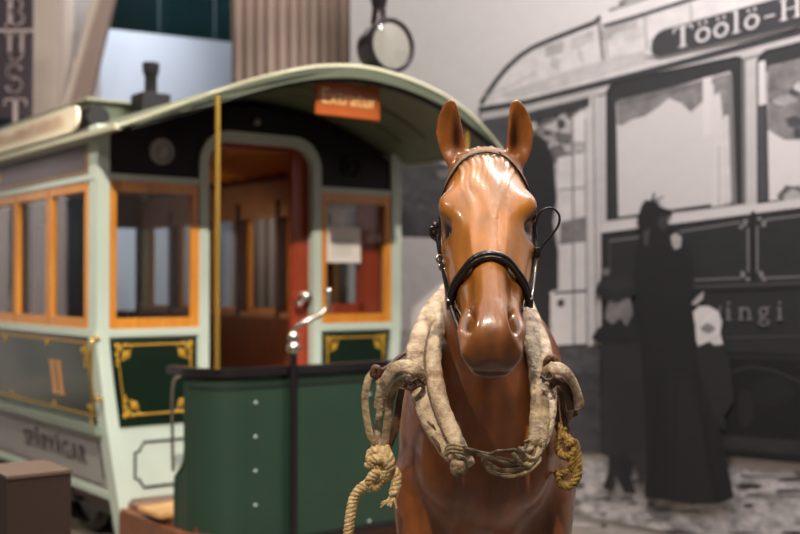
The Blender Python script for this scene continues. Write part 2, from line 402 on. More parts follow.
# ------------------------------------------------------------------ the printed photo wall
def mural():
    me = bpy.data.meshes.new('photo_mural'); V = []; Fc = []; C = []; layer = [0]
    XE = 1040
    def poly(pts, g, amp=0.0, tint=None):
        layer[0] += 1
        if 135 < g < 192: g += 14
        if g < 100: g *= .80
        elif g > 160: g = min(g*1.04, 214)
        b = len(V)
        for p in pts: V.append(tuple(wall_pt(min(p[0], XE), p[1], .00006*layer[0])))
        Fc.append(tuple(range(b, b+len(pts))))
        c = tint if tint else (g*1.0, g*.965, g*.96) if g > 90 else (g*.97, g*.94, g*.98)
        C.append((*srgb(*c), amp))
    def line(pts, w, g, amp=0.0):
        for a, b in zip(pts[:-1], pts[1:]):
            dx, dy = b[0]-a[0], b[1]-a[1]; L = math.hypot(dx, dy) or 1; nx, ny = -dy/L*w/2, dx/L*w/2
            poly([(a[0]+nx, a[1]+ny), (a[0]-nx, a[1]-ny), (b[0]-nx, b[1]-ny), (b[0]+nx, b[1]+ny)], g, amp)
    def band(top, bot, g, amp=0.0): poly(list(top)+list(bot)[::-1], g, amp)
    def blob(cx, cy, rx, ry, g, amp=0.0, j=.0, n=18):
        poly([(cx+rx*(1+random.uniform(-j, j))*math.cos(2*PI*k/n), cy+ry*(1+random.uniform(-j, j))*math.sin(2*PI*k/n)) for k in range(n)], g, amp)
    # sky and ground
    XE = 1040
    poly([(350,-140),(XE,-140),(XE,470),(350,470)], 200, .03)
    poly([(350,452),(575,456),(800,470),(XE,486),(XE,478+120),(350,598)], 160, .7)
    for k in range(260):
        x = random.uniform(352, XE-10); y = random.uniform(468, 590); w = random.uniform(3, 16)
        blob(x, y, w, random.uniform(.8, 2.4), random.choice((70, 95, 118, 178, 196, 126)), .2, .3, 9)
    # far left: trees and buildings
    poly([(350,175),(378,160),(405,164),(430,160),(462,168),(486,150),(486,238),(440,240),(350,238)], 92, .5)
    for k in range(14): blob(random.uniform(352, 480), random.uniform(160, 225), random.uniform(6, 14), random.uniform(4, 10), random.choice((70, 84, 118)), .3, .3, 10)
    poly([(350,236),(440,238),(480,238),(480,345),(350,345)], 186, .08)
    poly([(350,330),(620,330),(620,402),(350,402)], 168, .3)
    # tram rear platform background
    poly([(484,110),(600,92),(604,345),(484,345)], 168, .25)
    for k in range(46):
        x = random.uniform(532, 590); y = random.uniform(104, 168)
        blob(x, y, random.uniform(3, 10), random.uniform(3, 9), random.choice((92, 104, 120, 150, 100)), .4, .35, 10)
    poly([(574,118),(584,110),(592,118),(588,142),(574,142)], 205, .05)
    poly([(560,158),(598,150),(598,240),(560,240)], 188, .12)
    poly([(484,118),(532,112),(532,180),(520,330),(484,345)], 98, .3)
    # dark standing figure on platform
    poly([(528,140),(538,133),(548,140),(556,160),(559,200),(555,222),(560,250),(560,290),(552,300),(552,345),(524,345),(520,240),(524,170)], 54, .12)
    poly([(490,335),(620,340),(620,372),(490,372)], 98, .45)
    poly([(552,292),(562,289),(562,244),(604,240),(604,345),(556,347)], 202, .08)
    poly([(562,222),(600,214),(600,240),(562,245)], 120, .5)
    for x in (575, 588): line([(x,118),(x+1,346)], 1.8, 118)
    line([(562,190),(600,186)], 1.5, 120); line([(556,293),(602,290)], 2.5, 96); line([(552,347),(604,344)], 3, 80)
    blob(563, 303, 4, 4, 84, 0, .2)
    # body left post and darker slats
    poly([(588,92),(600,90),(604,344),(590,346)], 176, .1)
    line([(596,92),(599,345)], 1.6, 120)
    # roof: body, dark edges
    roof = [(483,104),(490,93),(499,80),(510,67),(522,56),(536,47),(552,40),(575,31),(598,22),(604,16),(640,6),(700,-12),(XE,-112)]
    bot = [(482,111),(530,101),(600,84),(640,74),(700,58),(800,32),(XE,-32)]
    band(roof, bot, 186, .14)
    for (x0, y0, x1, y1, g) in ((548,46,566,40,150),(553,54,562,60,160),(574,38,596,30,160),(580,44,586,54,165),(602,30,640,18,148),(616,34,650,24,176)):
        poly([(x0,y0),(x1,y1),(x1,y1+12),(x0,y0+12)], g, .2)
    poly([(500,96),(560,74),(620,56),(648,50),(648,62),(600,78),(520,98)], 168, .15)
    line(roof[:10], 4.8, 72, .1)
    line([(484,97),(505,89),(540,72)], 1, 150)
    line([(602,22),(606,60)], 3, 118)
    # raised deck with its windows
    band([(603,14),(612,8),(640,-2),(700,-22),(XE,-130)], [(606,26),(640,15),(700,-3),(800,-30),(XE,-98)], 205, .06)
    line([(606,26),(640,16),(700,-3),(800,-31)], 4, 92)
    line([(612,10),(640,1),(660,-6)], 3, 128); line([(622,4),(632,-2),(648,-6)], 4, 110, .3)
    for x in (608, 648, 694): line([(x,27-(x-606)*.27),(x+2,58-(x-606)*.22)], 2.4, 150)
    # gutter and frieze
    band([(481,107),(530,99),(600,81),(640,71),(700,55),(800,28),(XE,-38)], [(482,113),(530,105),(600,88),(640,78),(700,62),(800,36),(XE,-30)], 74, .1)
    band([(484,113),(530,105),(600,88),(700,62),(800,36),(XE,-30)], [(484,120),(530,112),(600,95),(700,70),(800,44),(XE,-22)], 160, .1)
    band([(532,112),(592,97),(592,106),(532,122)], [(532,122)], 76, .1)
    # body side
    body_t = [(600,88),(700,62),(800,36),(XE,-30)]; body_b = [(604,400),(700,410),(800,420),(XE,440)]
    band(body_t, body_b, 168, .06)
    line([(600,96),(700,71),(800,46),(XE,-20)], 2.5, 120)
    # windows
    def win(x0, x1, yt0, yt1, yb0, yb1, sky, rr=9):
        def rr_poly(i):
            a = x0+i; b = x1-i; f = lambda x: yt0+(yt1-yt0)*(x-x0)/(x1-x0); g = lambda x: yb0+(yb1-yb0)*(x-x0)/(x1-x0)
            return [(a, g(a)-i*.6), (a, f(a)+rr+i), (a+rr*.35, f(a)+rr*.3+i), (a+rr, f(a+rr)+i), (b-rr, f(b-rr)+i), (b-rr*.35, f(b)+rr*.3+i), (b, f(b)+rr+i), (b, g(b)-i*.6)]
        poly(rr_poly(0), 46, .1); poly(rr_poly(3), 66, .1)
        poly([(x0+12, yb0-4), (x0+10, yt0+20), (x1-14, yt1+17), (x1-12, yb1-3)], sky, .03)
    win(609, 748, 83, 54, 221, 204, 196)
    poly([(620,102),(708,82),(708,100),(694,112),(684,103),(672,98),(660,108),(648,116),(634,120),(624,126),(620,124)], 128, .4)
    poly([(620,100),(733,74),(733,80),(620,107)], 112, .3)
    poly([(706,78),(715,76),(715,134),(706,136)], 204, 0); poly([(717,77),(733,73),(733,118),(726,120),(722,108),(718,124)], 128, .4)
    poly([(717,96),(723,92),(726,116),(728,205),(714,207)], 200, .05); poly([(727,116),(733,114),(733,204),(729,205)], 182, .1)
    line([(722,146),(722,206)], 1.5, 150); line([(733,74),(737,204)], 5, 120); line([(741,70),(743,204)], 4, 58)
    poly([(745,58),(749,60),(749,204),(745,204)], 110)
    blob(655, 206, 8, 6, 120, .3, .3)
    win(760, 900, 52, 18, 205, 192, 190)
    poly([(771,66),(888,38),(888,140),(860,128),(820,140),(788,140),(771,130)], 126, .45)
    for k in range(22): blob(random.uniform(775, 870), random.uniform(74, 134), random.uniform(4, 10), random.uniform(4, 9), random.choice((98, 112, 140, 165)), .3, .3, 9)
    poly([(762,62),(769,60),(770,104),(762,106)], 190); poly([(761,108),(768,106),(770,200),(762,202)], 96, .1)
    blob(796, 196, 14, 11, 100, .3, .15); blob(797, 198, 10, 8, 150, .2, .15)
    win(912, 1034, 15, -20, 190, 178, 180)
    # belt, panels, lettering
    band([(604,224),(700,212),(800,199),(XE,168)], [(604,233),(700,221),(800,208),(XE,177)], 182, .04)
    band([(604,233),(700,221),(800,208),(XE,177)], [(604,345),(700,352),(800,356),(XE,362)], 52, .10)
    line([(604,234),(700,222),(800,209),(XE,178)], 1.6, 34)
    line([(612,241),(675,233),(744,222)], 1.8, 118); line([(751,228),(751,272)], 1.8, 122)
    line([(612,241),(613,270)], 1.5, 92)
    line([(697,280),(744,278)], 1.8, 112); line([(760,226),(760,272)], 1.8, 122); line([(768,220),(800,216),(880,204)], 1.8, 122); line([(768,278),(880,274)], 1.8, 118)
    for cx, cy, s in ((747,224,1),(765,222,-1),(748,276,1),(764,276,-1)):
        for k in range(3): blob(cx+random.uniform(-3,3), cy+(k-1)*3.2, 2.6, 1.8, 130, .1, .1, 8)
    poly([(754,212),(758,211),(758,282),(754,282)], 34)
    line([(696,287),(800,283),(XE,274)], 2.2, 96); line([(696,292),(800,288),(XE,279)], 2, 34)
    line([(728,338),(800,336),(XE,331)], 1.8, 88)
    # undercarriage
    band([(604,345),(700,350),(800,354),(XE,360)], [(604,452),(735,456),(800,462),(XE,474)], 27, .15)
    line([(730,356),(800,358),(XE,360)], 3, 48)
    line([(732,372),(752,366),(776,370),(800,380),(840,400)], 2, 66)
    band([(700,432),(800,440),(XE,456)], [(700,446),(800,454),(XE,470)], 58, .35)
    blob(775, 392, 22, 15, 36, .1, .1); blob(748, 408, 8, 20, 44, .1, .1)
    poly([(484,372),(604,372),(604,452),(484,448)], 78, .5)
    # destination board
    poly([(655,50),(656,40),(661,33),(668,29),(800,-7),(900,-36),(900,-2),(800,26),(664,56),(658,55)], 78, .06)
    line([(648,56),(664,57),(800,27)], 1.5, 110)
    emit = lambda g: (lambda q: poly(q, g))
    # text follows the board's slope
    def lettering(txt, x, y, size, slope, g, gap, sx=1.0):
        glyphs(txt, (0, 0), size, lambda a, b: (x+a*sx, y-b), emit(g), gap, slope)
    lettering('Töölö-H', 677, 49, 20.5, .31, 186, .09, 1.2)
    lettering('ingi', 728, 320, 19, .01, 122, .26)
    line([(722,319),(724,306)], 2, 112)
    # figures in the print: child with cape, woman, child with bonnet
    poly([(606,325),(640,322),(645,345),(650,400),(653,456),(636,458),(610,455),(604,452),(606,380)], 56, .08)
    poly([(612,455),(632,455),(634,478),(640,492),(628,492),(622,480),(618,470),(614,488),(606,487),(612,470)], 46, .1)
    poly([(630,452),(652,450),(650,470),(644,486),(640,470)], 62, .2)
    poly([(600,330),(612,320),(636,320),(645,332),(646,340),(630,344),(604,343),(595,338)], 46, .06)
    poly([(612,300),(634,298),(637,314),(630,326),(624,318),(616,324),(609,318)], 118, .5)
    poly([(600,288),(604,280),(618,275),(634,278),(640,283),(636,294),(622,303),(608,300)], 58, .08)
    blob(609, 272, 5, 4, 120, .3, .3); blob(620, 291, 21, 8, 52, .1, .05); blob(621, 283, 14, 8, 62, .1, .05)
    line([(598,338),(646,341)], 1.2, 34); line([(604,345),(606,450)], 1.2, 40); line([(646,346),(652,452)], 1.4, 34)
    poly([(641,240),(650,225),(668,222),(680,228),(692,244),(697,270),(696,330),(706,372),(722,420),(737,496),(722,502),(694,503),(668,498),(648,497),(650,440),(648,400),(644,340),(640,290),(640,260)], 40, .07)
    poly([(672,372),(690,370),(704,420),(716,500),(694,503),(672,499)], 47, .08)
    line([(646,378),(700,376)], 1.4, 30); line([(662,380),(656,496)], 1.6, 30); line([(680,380),(676,500)], 1.6, 32); line([(696,346),(706,420),(722,498)], 1.6, 30)
    poly([(640,217),(648,209),(662,206),(676,211),(676,216),(662,217),(648,222)], 40, .05)
    poly([(643,214),(646,205),(650,200),(660,202),(664,207),(674,210),(672,214),(664,216),(666,226),(658,232),(650,228),(646,232),(641,224)], 42, .1)
    poly([(664,216),(671,216),(673,226),(668,232),(662,226)], 76, .2); line([(656,201),(659,193)], 1.8, 60); line([(660,200),(668,197)], 1.4, 80)
    poly([(675,236),(680,233),(686,237),(685,247),(679,250),(676,244)], 148, .2)
    poly([(648,232),(654,228),(652,246),(648,244)], 88, .2)
    poly([(700,345),(712,340),(722,342),(734,360),(738,400),(728,415),(730,432),(718,420),(706,380)], 50, .06)
    poly([(699,325),(697,312),(703,306),(713,306),(722,311),(726,322),(724,333),(727,344),(718,345),(713,341),(702,346),(700,340)], 190, .15)
    blob(712, 328, 7, 5, 130, .2, .2); poly([(695,304),(702,296),(708,291),(707,299),(700,305)], 150, .1)
    me.from_pydata(V, [], Fc)
    at = me.color_attributes.new('ink', 'FLOAT_COLOR', 'CORNER'); li = 0
    for p, c in zip(me.polygons, C):
        for _ in p.loop_indices: at.data[li].color = c; li += 1
    m = bpy.data.materials.new('printed_photograph'); m.use_nodes = True; nt = m.node_tree; b = nt.nodes['Principled BSDF']
    b.inputs['Roughness'].default_value = .75
    a = nt.nodes.new('ShaderNodeAttribute'); a.attribute_name = 'ink'
    tc = nt.nodes.new('ShaderNodeTexCoord'); n = nt.nodes.new('ShaderNodeTexNoise'); n.inputs['Scale'].default_value = 8; n.inputs['Detail'].default_value = 6; n.inputs['Roughness'].default_value = .65
    mp = nt.nodes.new('ShaderNodeMapping'); mp.inputs['Scale'].default_value = (1, 1, 1.7); nt.links.new(tc.outputs['Object'], mp.inputs[0]); nt.links.new(mp.outputs[0], n.inputs[0])
    s1 = nt.nodes.new('ShaderNodeMath'); s1.operation = 'SUBTRACT'; nt.links.new(n.outputs['Fac'], s1.inputs[0]); s1.inputs[1].default_value = .5
    s2 = nt.nodes.new('ShaderNodeMath'); s2.operation = 'MULTIPLY'; nt.links.new(s1.outputs[0], s2.inputs[0]); nt.links.new(a.outputs['Alpha'], s2.inputs[1])
    s3 = nt.nodes.new('ShaderNodeMath'); s3.operation = 'MULTIPLY_ADD'; nt.links.new(s2.outputs[0], s3.inputs[0]); s3.inputs[1].default_value = 5.0; s3.inputs[2].default_value = 1.0
    s3.use_clamp = False
    s4 = nt.nodes.new('ShaderNodeMath'); s4.operation = 'MAXIMUM'; s4.inputs[1].default_value = .15; nt.links.new(s3.outputs[0], s4.inputs[0])
    v = nt.nodes.new('ShaderNodeVectorMath'); v.operation = 'SCALE'; nt.links.new(a.outputs['Color'], v.inputs[0]); nt.links.new(s4.outputs[0], v.inputs['Scale'])
    nt.links.new(v.outputs[0], b.inputs['Base Color'])
    me.materials.append(m)
    # keep every face towards the room
    bm = bmesh.new(); bm.from_mesh(me); bm.normal_update()
    for f in bm.faces:
        if f.normal.dot(WN) < 0: f.normal_flip()
    bm.to_mesh(me); bm.free()
    o = bpy.data.objects.new('photo_mural', me); COL.objects.link(o)
    tag(o, 'wall-high black-and-white print of an old tram with a woman and two children', 'mural')
mural()

# ------------------------------------------------------------------ the horse tram
TH = math.radians(37.4)
tram = empty('horse_tram', (-.86, 6.89, 0), TH)
tag(tram, 'old green and cream horse-drawn tram with varnished orange window frames and open end platform', 'tram')
TL = 4.0; HWD = 1.06
def xw(z): return HWD-(.13*((1.3-z)/.93)**1.2 if z < 1.3 else 0)
def Pt(mb, name, m, parent=tram, smooth=False): return mb.build(name, m, parent, smooth)

# platform floor, steps, underframe
mb = MB()
for k in range(9): mb.box(-.88+k*.1956, -.88+(k+1)*.1956-.004, -.98 if 0 < k < 8 else -.86, -.0, .33, .36)
Pt(mb, 'platform_floor', M['wood'])
Pt(MB().box(-.93, .93, -.93, -.0, .14, .33, .01), 'platform_bearer', M['wood'])
Pt(MB().box(-.90, .90, 0, TL, .30, .37), 'saloon_floor', M['darkwood'])
Pt(MB().box(-.84, -.79, 0, TL, .22, .36, .01), 'underframe_sill', M['black']); Pt(MB().box(.79, .84, 0, TL, .22, .36, .01), 'underframe_sill', M['black'])
Pt(MB().box(-.95, -.62, -.58, -.30, .362, .392, .008), 'side_step', M['step'])
Pt(MB().box(-1.0, .93, TL, TL+.9, .28, .36), 'platform_floor', M['wood'])
for yy in (.95, 3.05):
    for sx in (-1, 1):
        w = MB().lathe([(.02,-.06),(.30,-.06),(.33,-.05),(.33,-.02),(.29,.0),(.29,.02),(.27,.03),(.25,.0),(.09,.0),(.07,.05),(.03,.06)], (sx*.72, yy, .34), (sx, 0, 0), 32)
        wh = Pt(w, 'wheel', M['black'], tram, True)
    Pt(MB().tube([(-.8, yy, .34), (.8, yy, .34)], .035, 12), 'axle', M['black'], tram, True)
    for sx in (-1, 1): Pt(MB().box(sx*.86-.05, sx*.86+.05, yy-.2, yy+.2, .24, .44, .02), 'axle_box', M['black'])

# corner posts following the tumblehome
def post_prism(s, y0, y1, wdt):
    zs = [.12, .22]+[.30+.0526*i for i in range(20)]+[1.35, 2.5]
    mb = MB(); V = []
    for z in zs:
        xo = s*(xw(z)+.012); xi = s*(xw(z)-wdt)
        V += [(xo, y0, z), (xi, y0, z), (xi, y1, z), (xo, y1, z)]
    n = len(zs)
    Fc = [(0,1,2,3), tuple((n-1)*4+k for k in range(4))]
    for i in range(n-1):
        for k in range(4): Fc.append((i*4+k, i*4+(k+1) % 4, (i+1)*4+(k+1) % 4, (i+1)*4+k))
    mb.add(V, Fc); return mb
for s in (-1, 1):
    Pt(post_prism(s, -.025, .10, .062), 'corner_post', M['cream'])
    Pt(post_prism(s, TL-.10, TL+.025, .062), 'corner_post', M['cream'])

# side walls
def side_panel(s, y0, y1, z0, z1, off0, off1, n=12):
    """panel following the side, between offsets outside xw"""
    mb = MB(); V = []
    for i in range(n+1):
        z = z0+(z1-z0)*i/n
        V += [(s*(xw(z)+off0), y0, z), (s*(xw(z)+off1), y0, z), (s*(xw(z)+off1), y1, z), (s*(xw(z)+off0), y1, z)]
    Fc = [(0,1,2,3), tuple(n*4+k for k in range(4))]
    for i in range(n):
        for k in range(4): Fc.append((i*4+k, i*4+(k+1) % 4, (i+1)*4+(k+1) % 4, (i+1)*4+k))
    mb.add(V, Fc); return mb
NW = 6; Y0 = .135; PITCH = (TL-.27)/NW
for s in (-1, 1):
    sp = Pt(side_panel(s, .10, TL-.10, .80, 1.30, -.03, 0), 'side_panel', M['sidegreen'], tram, True)
    # gold border lines and ornaments
    g = MB()
    for (a, b, c, d) in ((.14, TL-.14, 1.258, 1.270), (.14, TL-.14, .835, .847), (.15, .162, .84, 1.26), (TL-.162, TL-.15, .84, 1.26)):
        q = side_panel(s, a, b, c, d, .001, .004, 6); g.add(q.V, q.F)
    for yy in (.19, TL-.19):
        for z in (1.22, .89):
            g.lathe([(.030, 0), (.026, .002), (.012, .003)], (s*(xw(z)+.001), yy, z), (s, 0, 0), 12)
            for dz, dy in ((-.05, 0), (.05, 0), (0, .05), (0, -.03), (.085, 0), (-.085, 0)): g.lathe([(.018, 0), (.013, .002)], (s*(xw(z)+.001), yy+dy*(1 if yy < 1 else -1), z+dz), (s, 0, 0), 8)
    for k in range(1, 5):
        g.lathe([(.03, 0), (.02, .004)], (s*(xw(1.25)+.001), k*.8, 1.245), (s, 0, 0), 8)
        g.lathe([(.022, 0), (.016, .004)], (s*(xw(.86)+.001), k*.8, .862), (s, 0, 0), 8)
    Pt(g, 'gilt_border', M['gold'], sp)
    lp = Pt(side_panel(s, .10, TL-.10, .40, .74, -.03, -.004), 'lettered_panel', M['letterpanel'], tram, True)
    ln = MB()
    for (a, b, c, d) in ((.20, TL-.2, .725, .730), (.20, TL-.2, .425, .430), (.165, .172, .47, .69)):
        q = side_panel(s, a, b, c, d, -.003, .001, 4); ln.add(q.V, q.F)
    Pt(ln, 'panel_line', M['line'], lp)
    Pt(side_panel(s, .06, TL-.06, 0.74, .79, -.02, .05, 6), 'sill_moulding', M['sill'], tram, True)
    Pt(side_panel(s, .08, TL-.08, .36, .40, -.02, .012, 3), 'bottom_rail', M['cream'])
    Pt(side_panel(s, .0, TL, 1.30, 1.345, -.03, .018, 2), 'waist_rail', M['cream'])
    Pt(side_panel(s, .0, TL, 2.19, 2.225, -.03, .016, 2), 'window_head_rail', M['cream'])
    fr = Pt(side_panel(s, .10, TL-.10, 2.225, 2.50, -.03, -.004, 2), 'frieze_panel', M['frieze'])
    g = MB()
    for (a, b, c, d) in ((.13, TL-.13, 2.245, 2.252), (.13, TL-.13, 2.44, 2.447)):
        q = side_panel(s, a, b, c, d, -.003, .001, 2); g.add(q.V, q.F)
    for k in range(9): g.lathe([(.03, 0), (.02, .004)], (s*(HWD-.004), .15, 2.27+k*.018), (s, 0, 0), 8)
    g.lathe([(.045, 0), (.02, .006)], (s*(HWD-.004), .15, 2.34), (s, 0, 0), 10); g.lathe([(.045, 0), (.02, .006)], (s*(HWD-.004), 1.75, 2.34), (s, 0, 0), 10)
    Pt(g, 'gilt_border', M['gold'], fr)
    for k in range(NW):
        a = Y0+k*PITCH+.008; b = a+PITCH-.016; x0 = s*(HWD-.03); x1 = s*(HWD+.006)
        lo, hi = min(x0, x1), max(x0, x1)
        w = MB(); wd_ = .036
        w.box(lo, hi, a, a+wd_, 1.345, 2.19); w.box(lo, hi, b-wd_, b, 1.345, 2.19)
        w.box(lo, hi, a+wd_, b-wd_, 1.345, 1.405); w.box(lo, hi, a+wd_, b-wd_, 2.135, 2.19)
        wf = Pt(w, 'window_frame', M['orange'])
        Pt(MB().box(s*(HWD-.016)-.003, s*(HWD-.016)+.003, a+wd_, b-wd_, 1.405, 2.135), 'window_pane', M['pane'], wf)
        if k: Pt(MB().box(lo, hi+.0, a-.012, a-.004, 1.345, 2.19), 'window_pillar', M['darkwood'])
        # inside pillars
        if k: Pt(MB().box(min(s*.94, s*1.02), max(s*.94, s*1.02), a-.03, a+.014, 1.34, 2.25), 'inner_pillar', M['darkwood'])
# number and lettering on the left side
def side_text(body, yc, zc, size, m, name, stretchx=1.0, parent=None):
    V, Fc = text_mesh(body, size, .002, size*.004, space=1.22)
    # reading direction: along +y reversed on the left side
    out = [(-(xw(zc+v.y)+.002+v.z), yc-v.x*stretchx, zc+v.y) for v in V]
    mb = MB(); mb.add(out, Fc); return Pt(mb, name, m, parent or tram)
n1 = MB()
for yy in (.64, .75):
    n1.add(side_panel(-1, yy-.028, yy+.028, 0.935, 1.125, .001, .005, 3).V, side_panel(-1, yy-.028, yy+.028, .935, 1.125, .001, .005, 3).F)
    for z in (.925, 1.115): q = side_panel(-1, yy-.04, yy+.04, z, z+.02, .001, .005, 2); n1.add(q.V, q.F)
Pt(n1, 'number_eleven', M['number'])
side_text('SPÅRVÄGAR', .93, .575, .155, M['lettering'], 'company_lettering', 1.08)
side_text('HELSINGFORS', 2.75, .575, .155, M['lettering'], 'company_lettering', 1.08)

# end wall (near)
def xy(a, b, d): return (a, -d, b)
def end_panel(x0, x1, z0, z1, d0, d1, curved=None, n=10, inset=0.0):
    """panel on the end wall; a curved side follows the tumblehome ('L' or 'R')"""
    pts = []
    L = [(x0, z0+(z1-z0)*i/n) for i in range(n+1)]; R = [(x1, z0+(z1-z0)*i/n) for i in range(n+1)]
    if curved == 'L': L = [(-(xw(z)-inset), z) for x, z in L]
    if curved == 'R': R = [((xw(z)-inset), z) for x, z in R]
    return MB().prism(L[::-1]+R, xy, d0, d1)
# octagon plan lines on the lower panel
DX0, DX1 = -.37, .37     # doorway
for s in (-1, 1):
    cur = 'L' if s < 0 else 'R'
    a, b = (-1.0, DX0-.06) if s < 0 else (DX1+.06, 1.0)
    Pt(end_panel(a, b, .36, .77, -.03, .0, cur, inset=.05), 'lower_end_panel', M['cream'])
    Pt(end_panel(a, b, .77, 1.30, -.03, .002, cur, inset=.055), 'end_panel_backing', M['cream'])
    gp = Pt(end_panel(a+(.0 if s < 0 else .015), b-(.015 if s < 0 else 0), .785, 1.288, .002, .008, cur, inset=.068), 'green_end_panel', M['green'])
    # gilt border with corner scrolls
    g = MB(); bx = (b-.055) if s < 0 else (a+.055)
    def inner(z): return s*(xw(z)-.112)
    N = 10
    zz_ = [.85+(1.25-.85)*i/N for i in range(N+1)]
    g.tube([(inner(z), -.010, z) for z in zz_], .004, 6); g.tube([(bx, -.010, .85), (bx, -.010, 1.25)], .006, 6)
    g.tube([(inner(.85), -.010, .85), (bx, -.010, .85)], .006, 6); g.tube([(inner(1.25), -.010, 1.25), (bx, -.010, 1.25)], .006, 6)
    for cx, sx in ((None, 1), (bx, -1)):
        for cz, sz in ((.85, 1), (1.25, -1)):
            X0 = inner(cz) if cx is None else cx
            dirx = (1 if X0 < (a+b)/2 else -1)
            g.lathe([(.024, 0), (.018, .003), (.008, .004)], (X0+dirx*.055, -.008, cz+sz*.055), (0, -1, 0), 12)
            for (dx, dz, r) in ((.0, .0, .02), (.05, .0, .016), (.085, .005, .014), (.0, .05, .016), (.005, .085, .014), (.02, .02, .018), (.075, .035, .011), (.035, .08, .011), (.11, .0, .01), (.0, .11, .01)):
                g.lathe([(r*.85, 0), (r*.6, .003)], (X0+dirx*dx, -.008, cz+sz*dz), (0, -1, 0), 8)
    Pt(g, 'gilt_border', M['gold'], gp, True)
    # black octagonal line
    c0, c1 = (-.83, -.42) if s < 0 else (.42, .83); z0, z1 = .43, .69; k = .055
    pts = [(c0, z0+k), (c0, z1-k), (c0+k*.45, z1-k*.9), (c0+k, z1), (c1-k, z1), (c1-k*.45, z1-k*.9), (c1, z1-k), (c1, z0+k), (c1-k*.45, z0+k*.9), (c1-k, z0), (c0+k, z0), (c0+k*.45, z0+k*.9)]
    Pt(MB().tube([(x, -.002, z) for x, z in pts], .008, 6, closed=True), 'panel_line', M['line'])
    # waist and head rails
    Pt(end_panel(a, b, 1.30, 1.345, -.03, .016, cur, inset=-.0), 'waist_rail', M['cream'])
    Pt(end_panel(a, b, 2.19, 2.228, -.03, .014, cur, inset=-.0), 'window_head_rail', M['cream'])
    # window
    x0 = a-.0 if s < 0 else a; x1 = b
    fw = .05
    w = MB().box(x0, x0+fw, -.010, .03, 1.345, 2.19); w.box(x1-fw, x1, -.010, .03, 1.345, 2.19)
    w.box(x0+fw, x1-fw, -.010, .03, 1.345, 1.405); w.box(x0+fw, x1-fw, -.010, .03, 2.13, 2.19)
    wf = Pt(w, 'window_frame', M['orange'])
    Pt(MB().box(x0+fw, x1-fw, .008, .014, 1.405, 2.13), 'window_pane', M['pane'], wf)
    # slim cream stile beside the door frame
    # upper dark panel
    Z0 = 2.228
    def rz(u):
        xs = [-1.16,-1.0,-.8,-.5,-.3,0,.3,.5,.8,1.0,1.16]; zs = [2.44,2.51,2.60,2.71,2.758,2.785,2.758,2.71,2.605,2.51,2.44]
        return float(np.interp(u, xs, zs))
    pts = [(a if s > 0 else -HWD, Z0), (b if s < 0 else HWD, Z0)] if s < 0 else [(a, Z0), (HWD, Z0)]
    lo, hi = (-HWD, DX0-.02) if s < 0 else (DX1+.02, HWD)
    us = [hi-(hi-lo)*i/12 for i in range(13)]
    Pt(MB().prism([(lo, Z0), (hi, Z0)]+[(u, rz(u)-.085) for u in us], xy, -.03, -.002), 'upper_end_panel', M['maroon'])
    # round ventilator
    Pt(MB().lathe([(.078, 0), (.078, .012), (.066, .02), (.052, .012), (.05, .002), (.03, .002), (.026, .02), (.01, .024)], (s*.672, .002, 2.375), (0, -1, 0), 28), 'round_ventilator', M['letterpanel'] if s < 0 else M['maroon'], tram, True)
us = [DX1+.02-(DX1-DX0+.04)*i/10 for i in range(11)]
Pt(MB().prism([(DX0-.02, 2.5), (DX1+.02, 2.5)]+[(u, rz(u)-.085) for u in us], xy, -.03, -.002), 'upper_end_panel', M['maroon'])
Pt(MB().sphere((-.05, -.03, 2.60), .022), 'lamp_bulb', M['lens'], tram, True)
# door frame with rounded head
def arch(x0, x1, z0, z1, r, n=8):
    P = [(x0, z0), (x0, z1-r)]
    P += [(x0+r-r*math.cos(PI/2*i/n), z1-r+r*math.sin(PI/2*i/n)) for i in range(1, n+1)]
    P += [(x1-r+r*math.sin(PI/2*i/n), z1-r+r*math.cos(PI/2*i/n)) for i in range(0, n+1)]
    P += [(x1, z0)]
    return P
o_ = arch(DX0-.062, DX1+.062, .36, 2.53, .20); i_ = arch(DX0, DX1, .36, 2.468, .14)
V = []; Fc = []; n = len(o_)
for d in (-.04, .022):
    V += [xy(a, b, d) for a, b in o_]+[xy(a, b, d) for a, b in i_]
for i in range(n-1):
    Fc += [(i, i+1, n+i+1, n+i), (2*n+i, 2*n+i+1, 3*n+i+1, 3*n+i), (i, i+1, 2*n+i+1, 2*n+i), (n+i, n+i+1, 3*n+i+1, 3*n+i)]
mb = MB(); mb.add(V, Fc); Pt(mb, 'door_frame', M['cream'], tram, True)
# sliding door, pushed open to the right behind the wall
d0 = (.26, .96)
mb = MB(); dz = (.37, 2.44); st = .13
mb.box(d0[0], d0[0]+st, .06, .095, *dz); mb.box(d0[1]-st-.05, d0[1], .06, .095, *dz)
mb.box(d0[0]+st, d0[1]-st, .06, .095, .37, 1.47); mb.box(d0[0]+st, d0[1]-st, .06, .095, 2.13, 2.44)
door = Pt(mb, 'sliding_door', M['redwood'])
Pt(MB().box(d0[0]+st, d0[1]-st, .076, .08, 1.47, 2.13), 'door_pane', M['pane'], door)
hd = MB().lathe([(.03, 0), (.03, .012), (.014, .018), (.014, .05), (.03, .06), (.032, .08), (.015, .095)], (.335, .06, 1.52), (0, -1, 0), 16)
hd.tube(crom([(.335, -.01, 1.52), (.30, -.02, 1.50), (.255, -.02, 1.47), (.235, -.02, 1.50)]), .014, 10)
Pt(hd, 'door_handle', M['silver'], door, True)
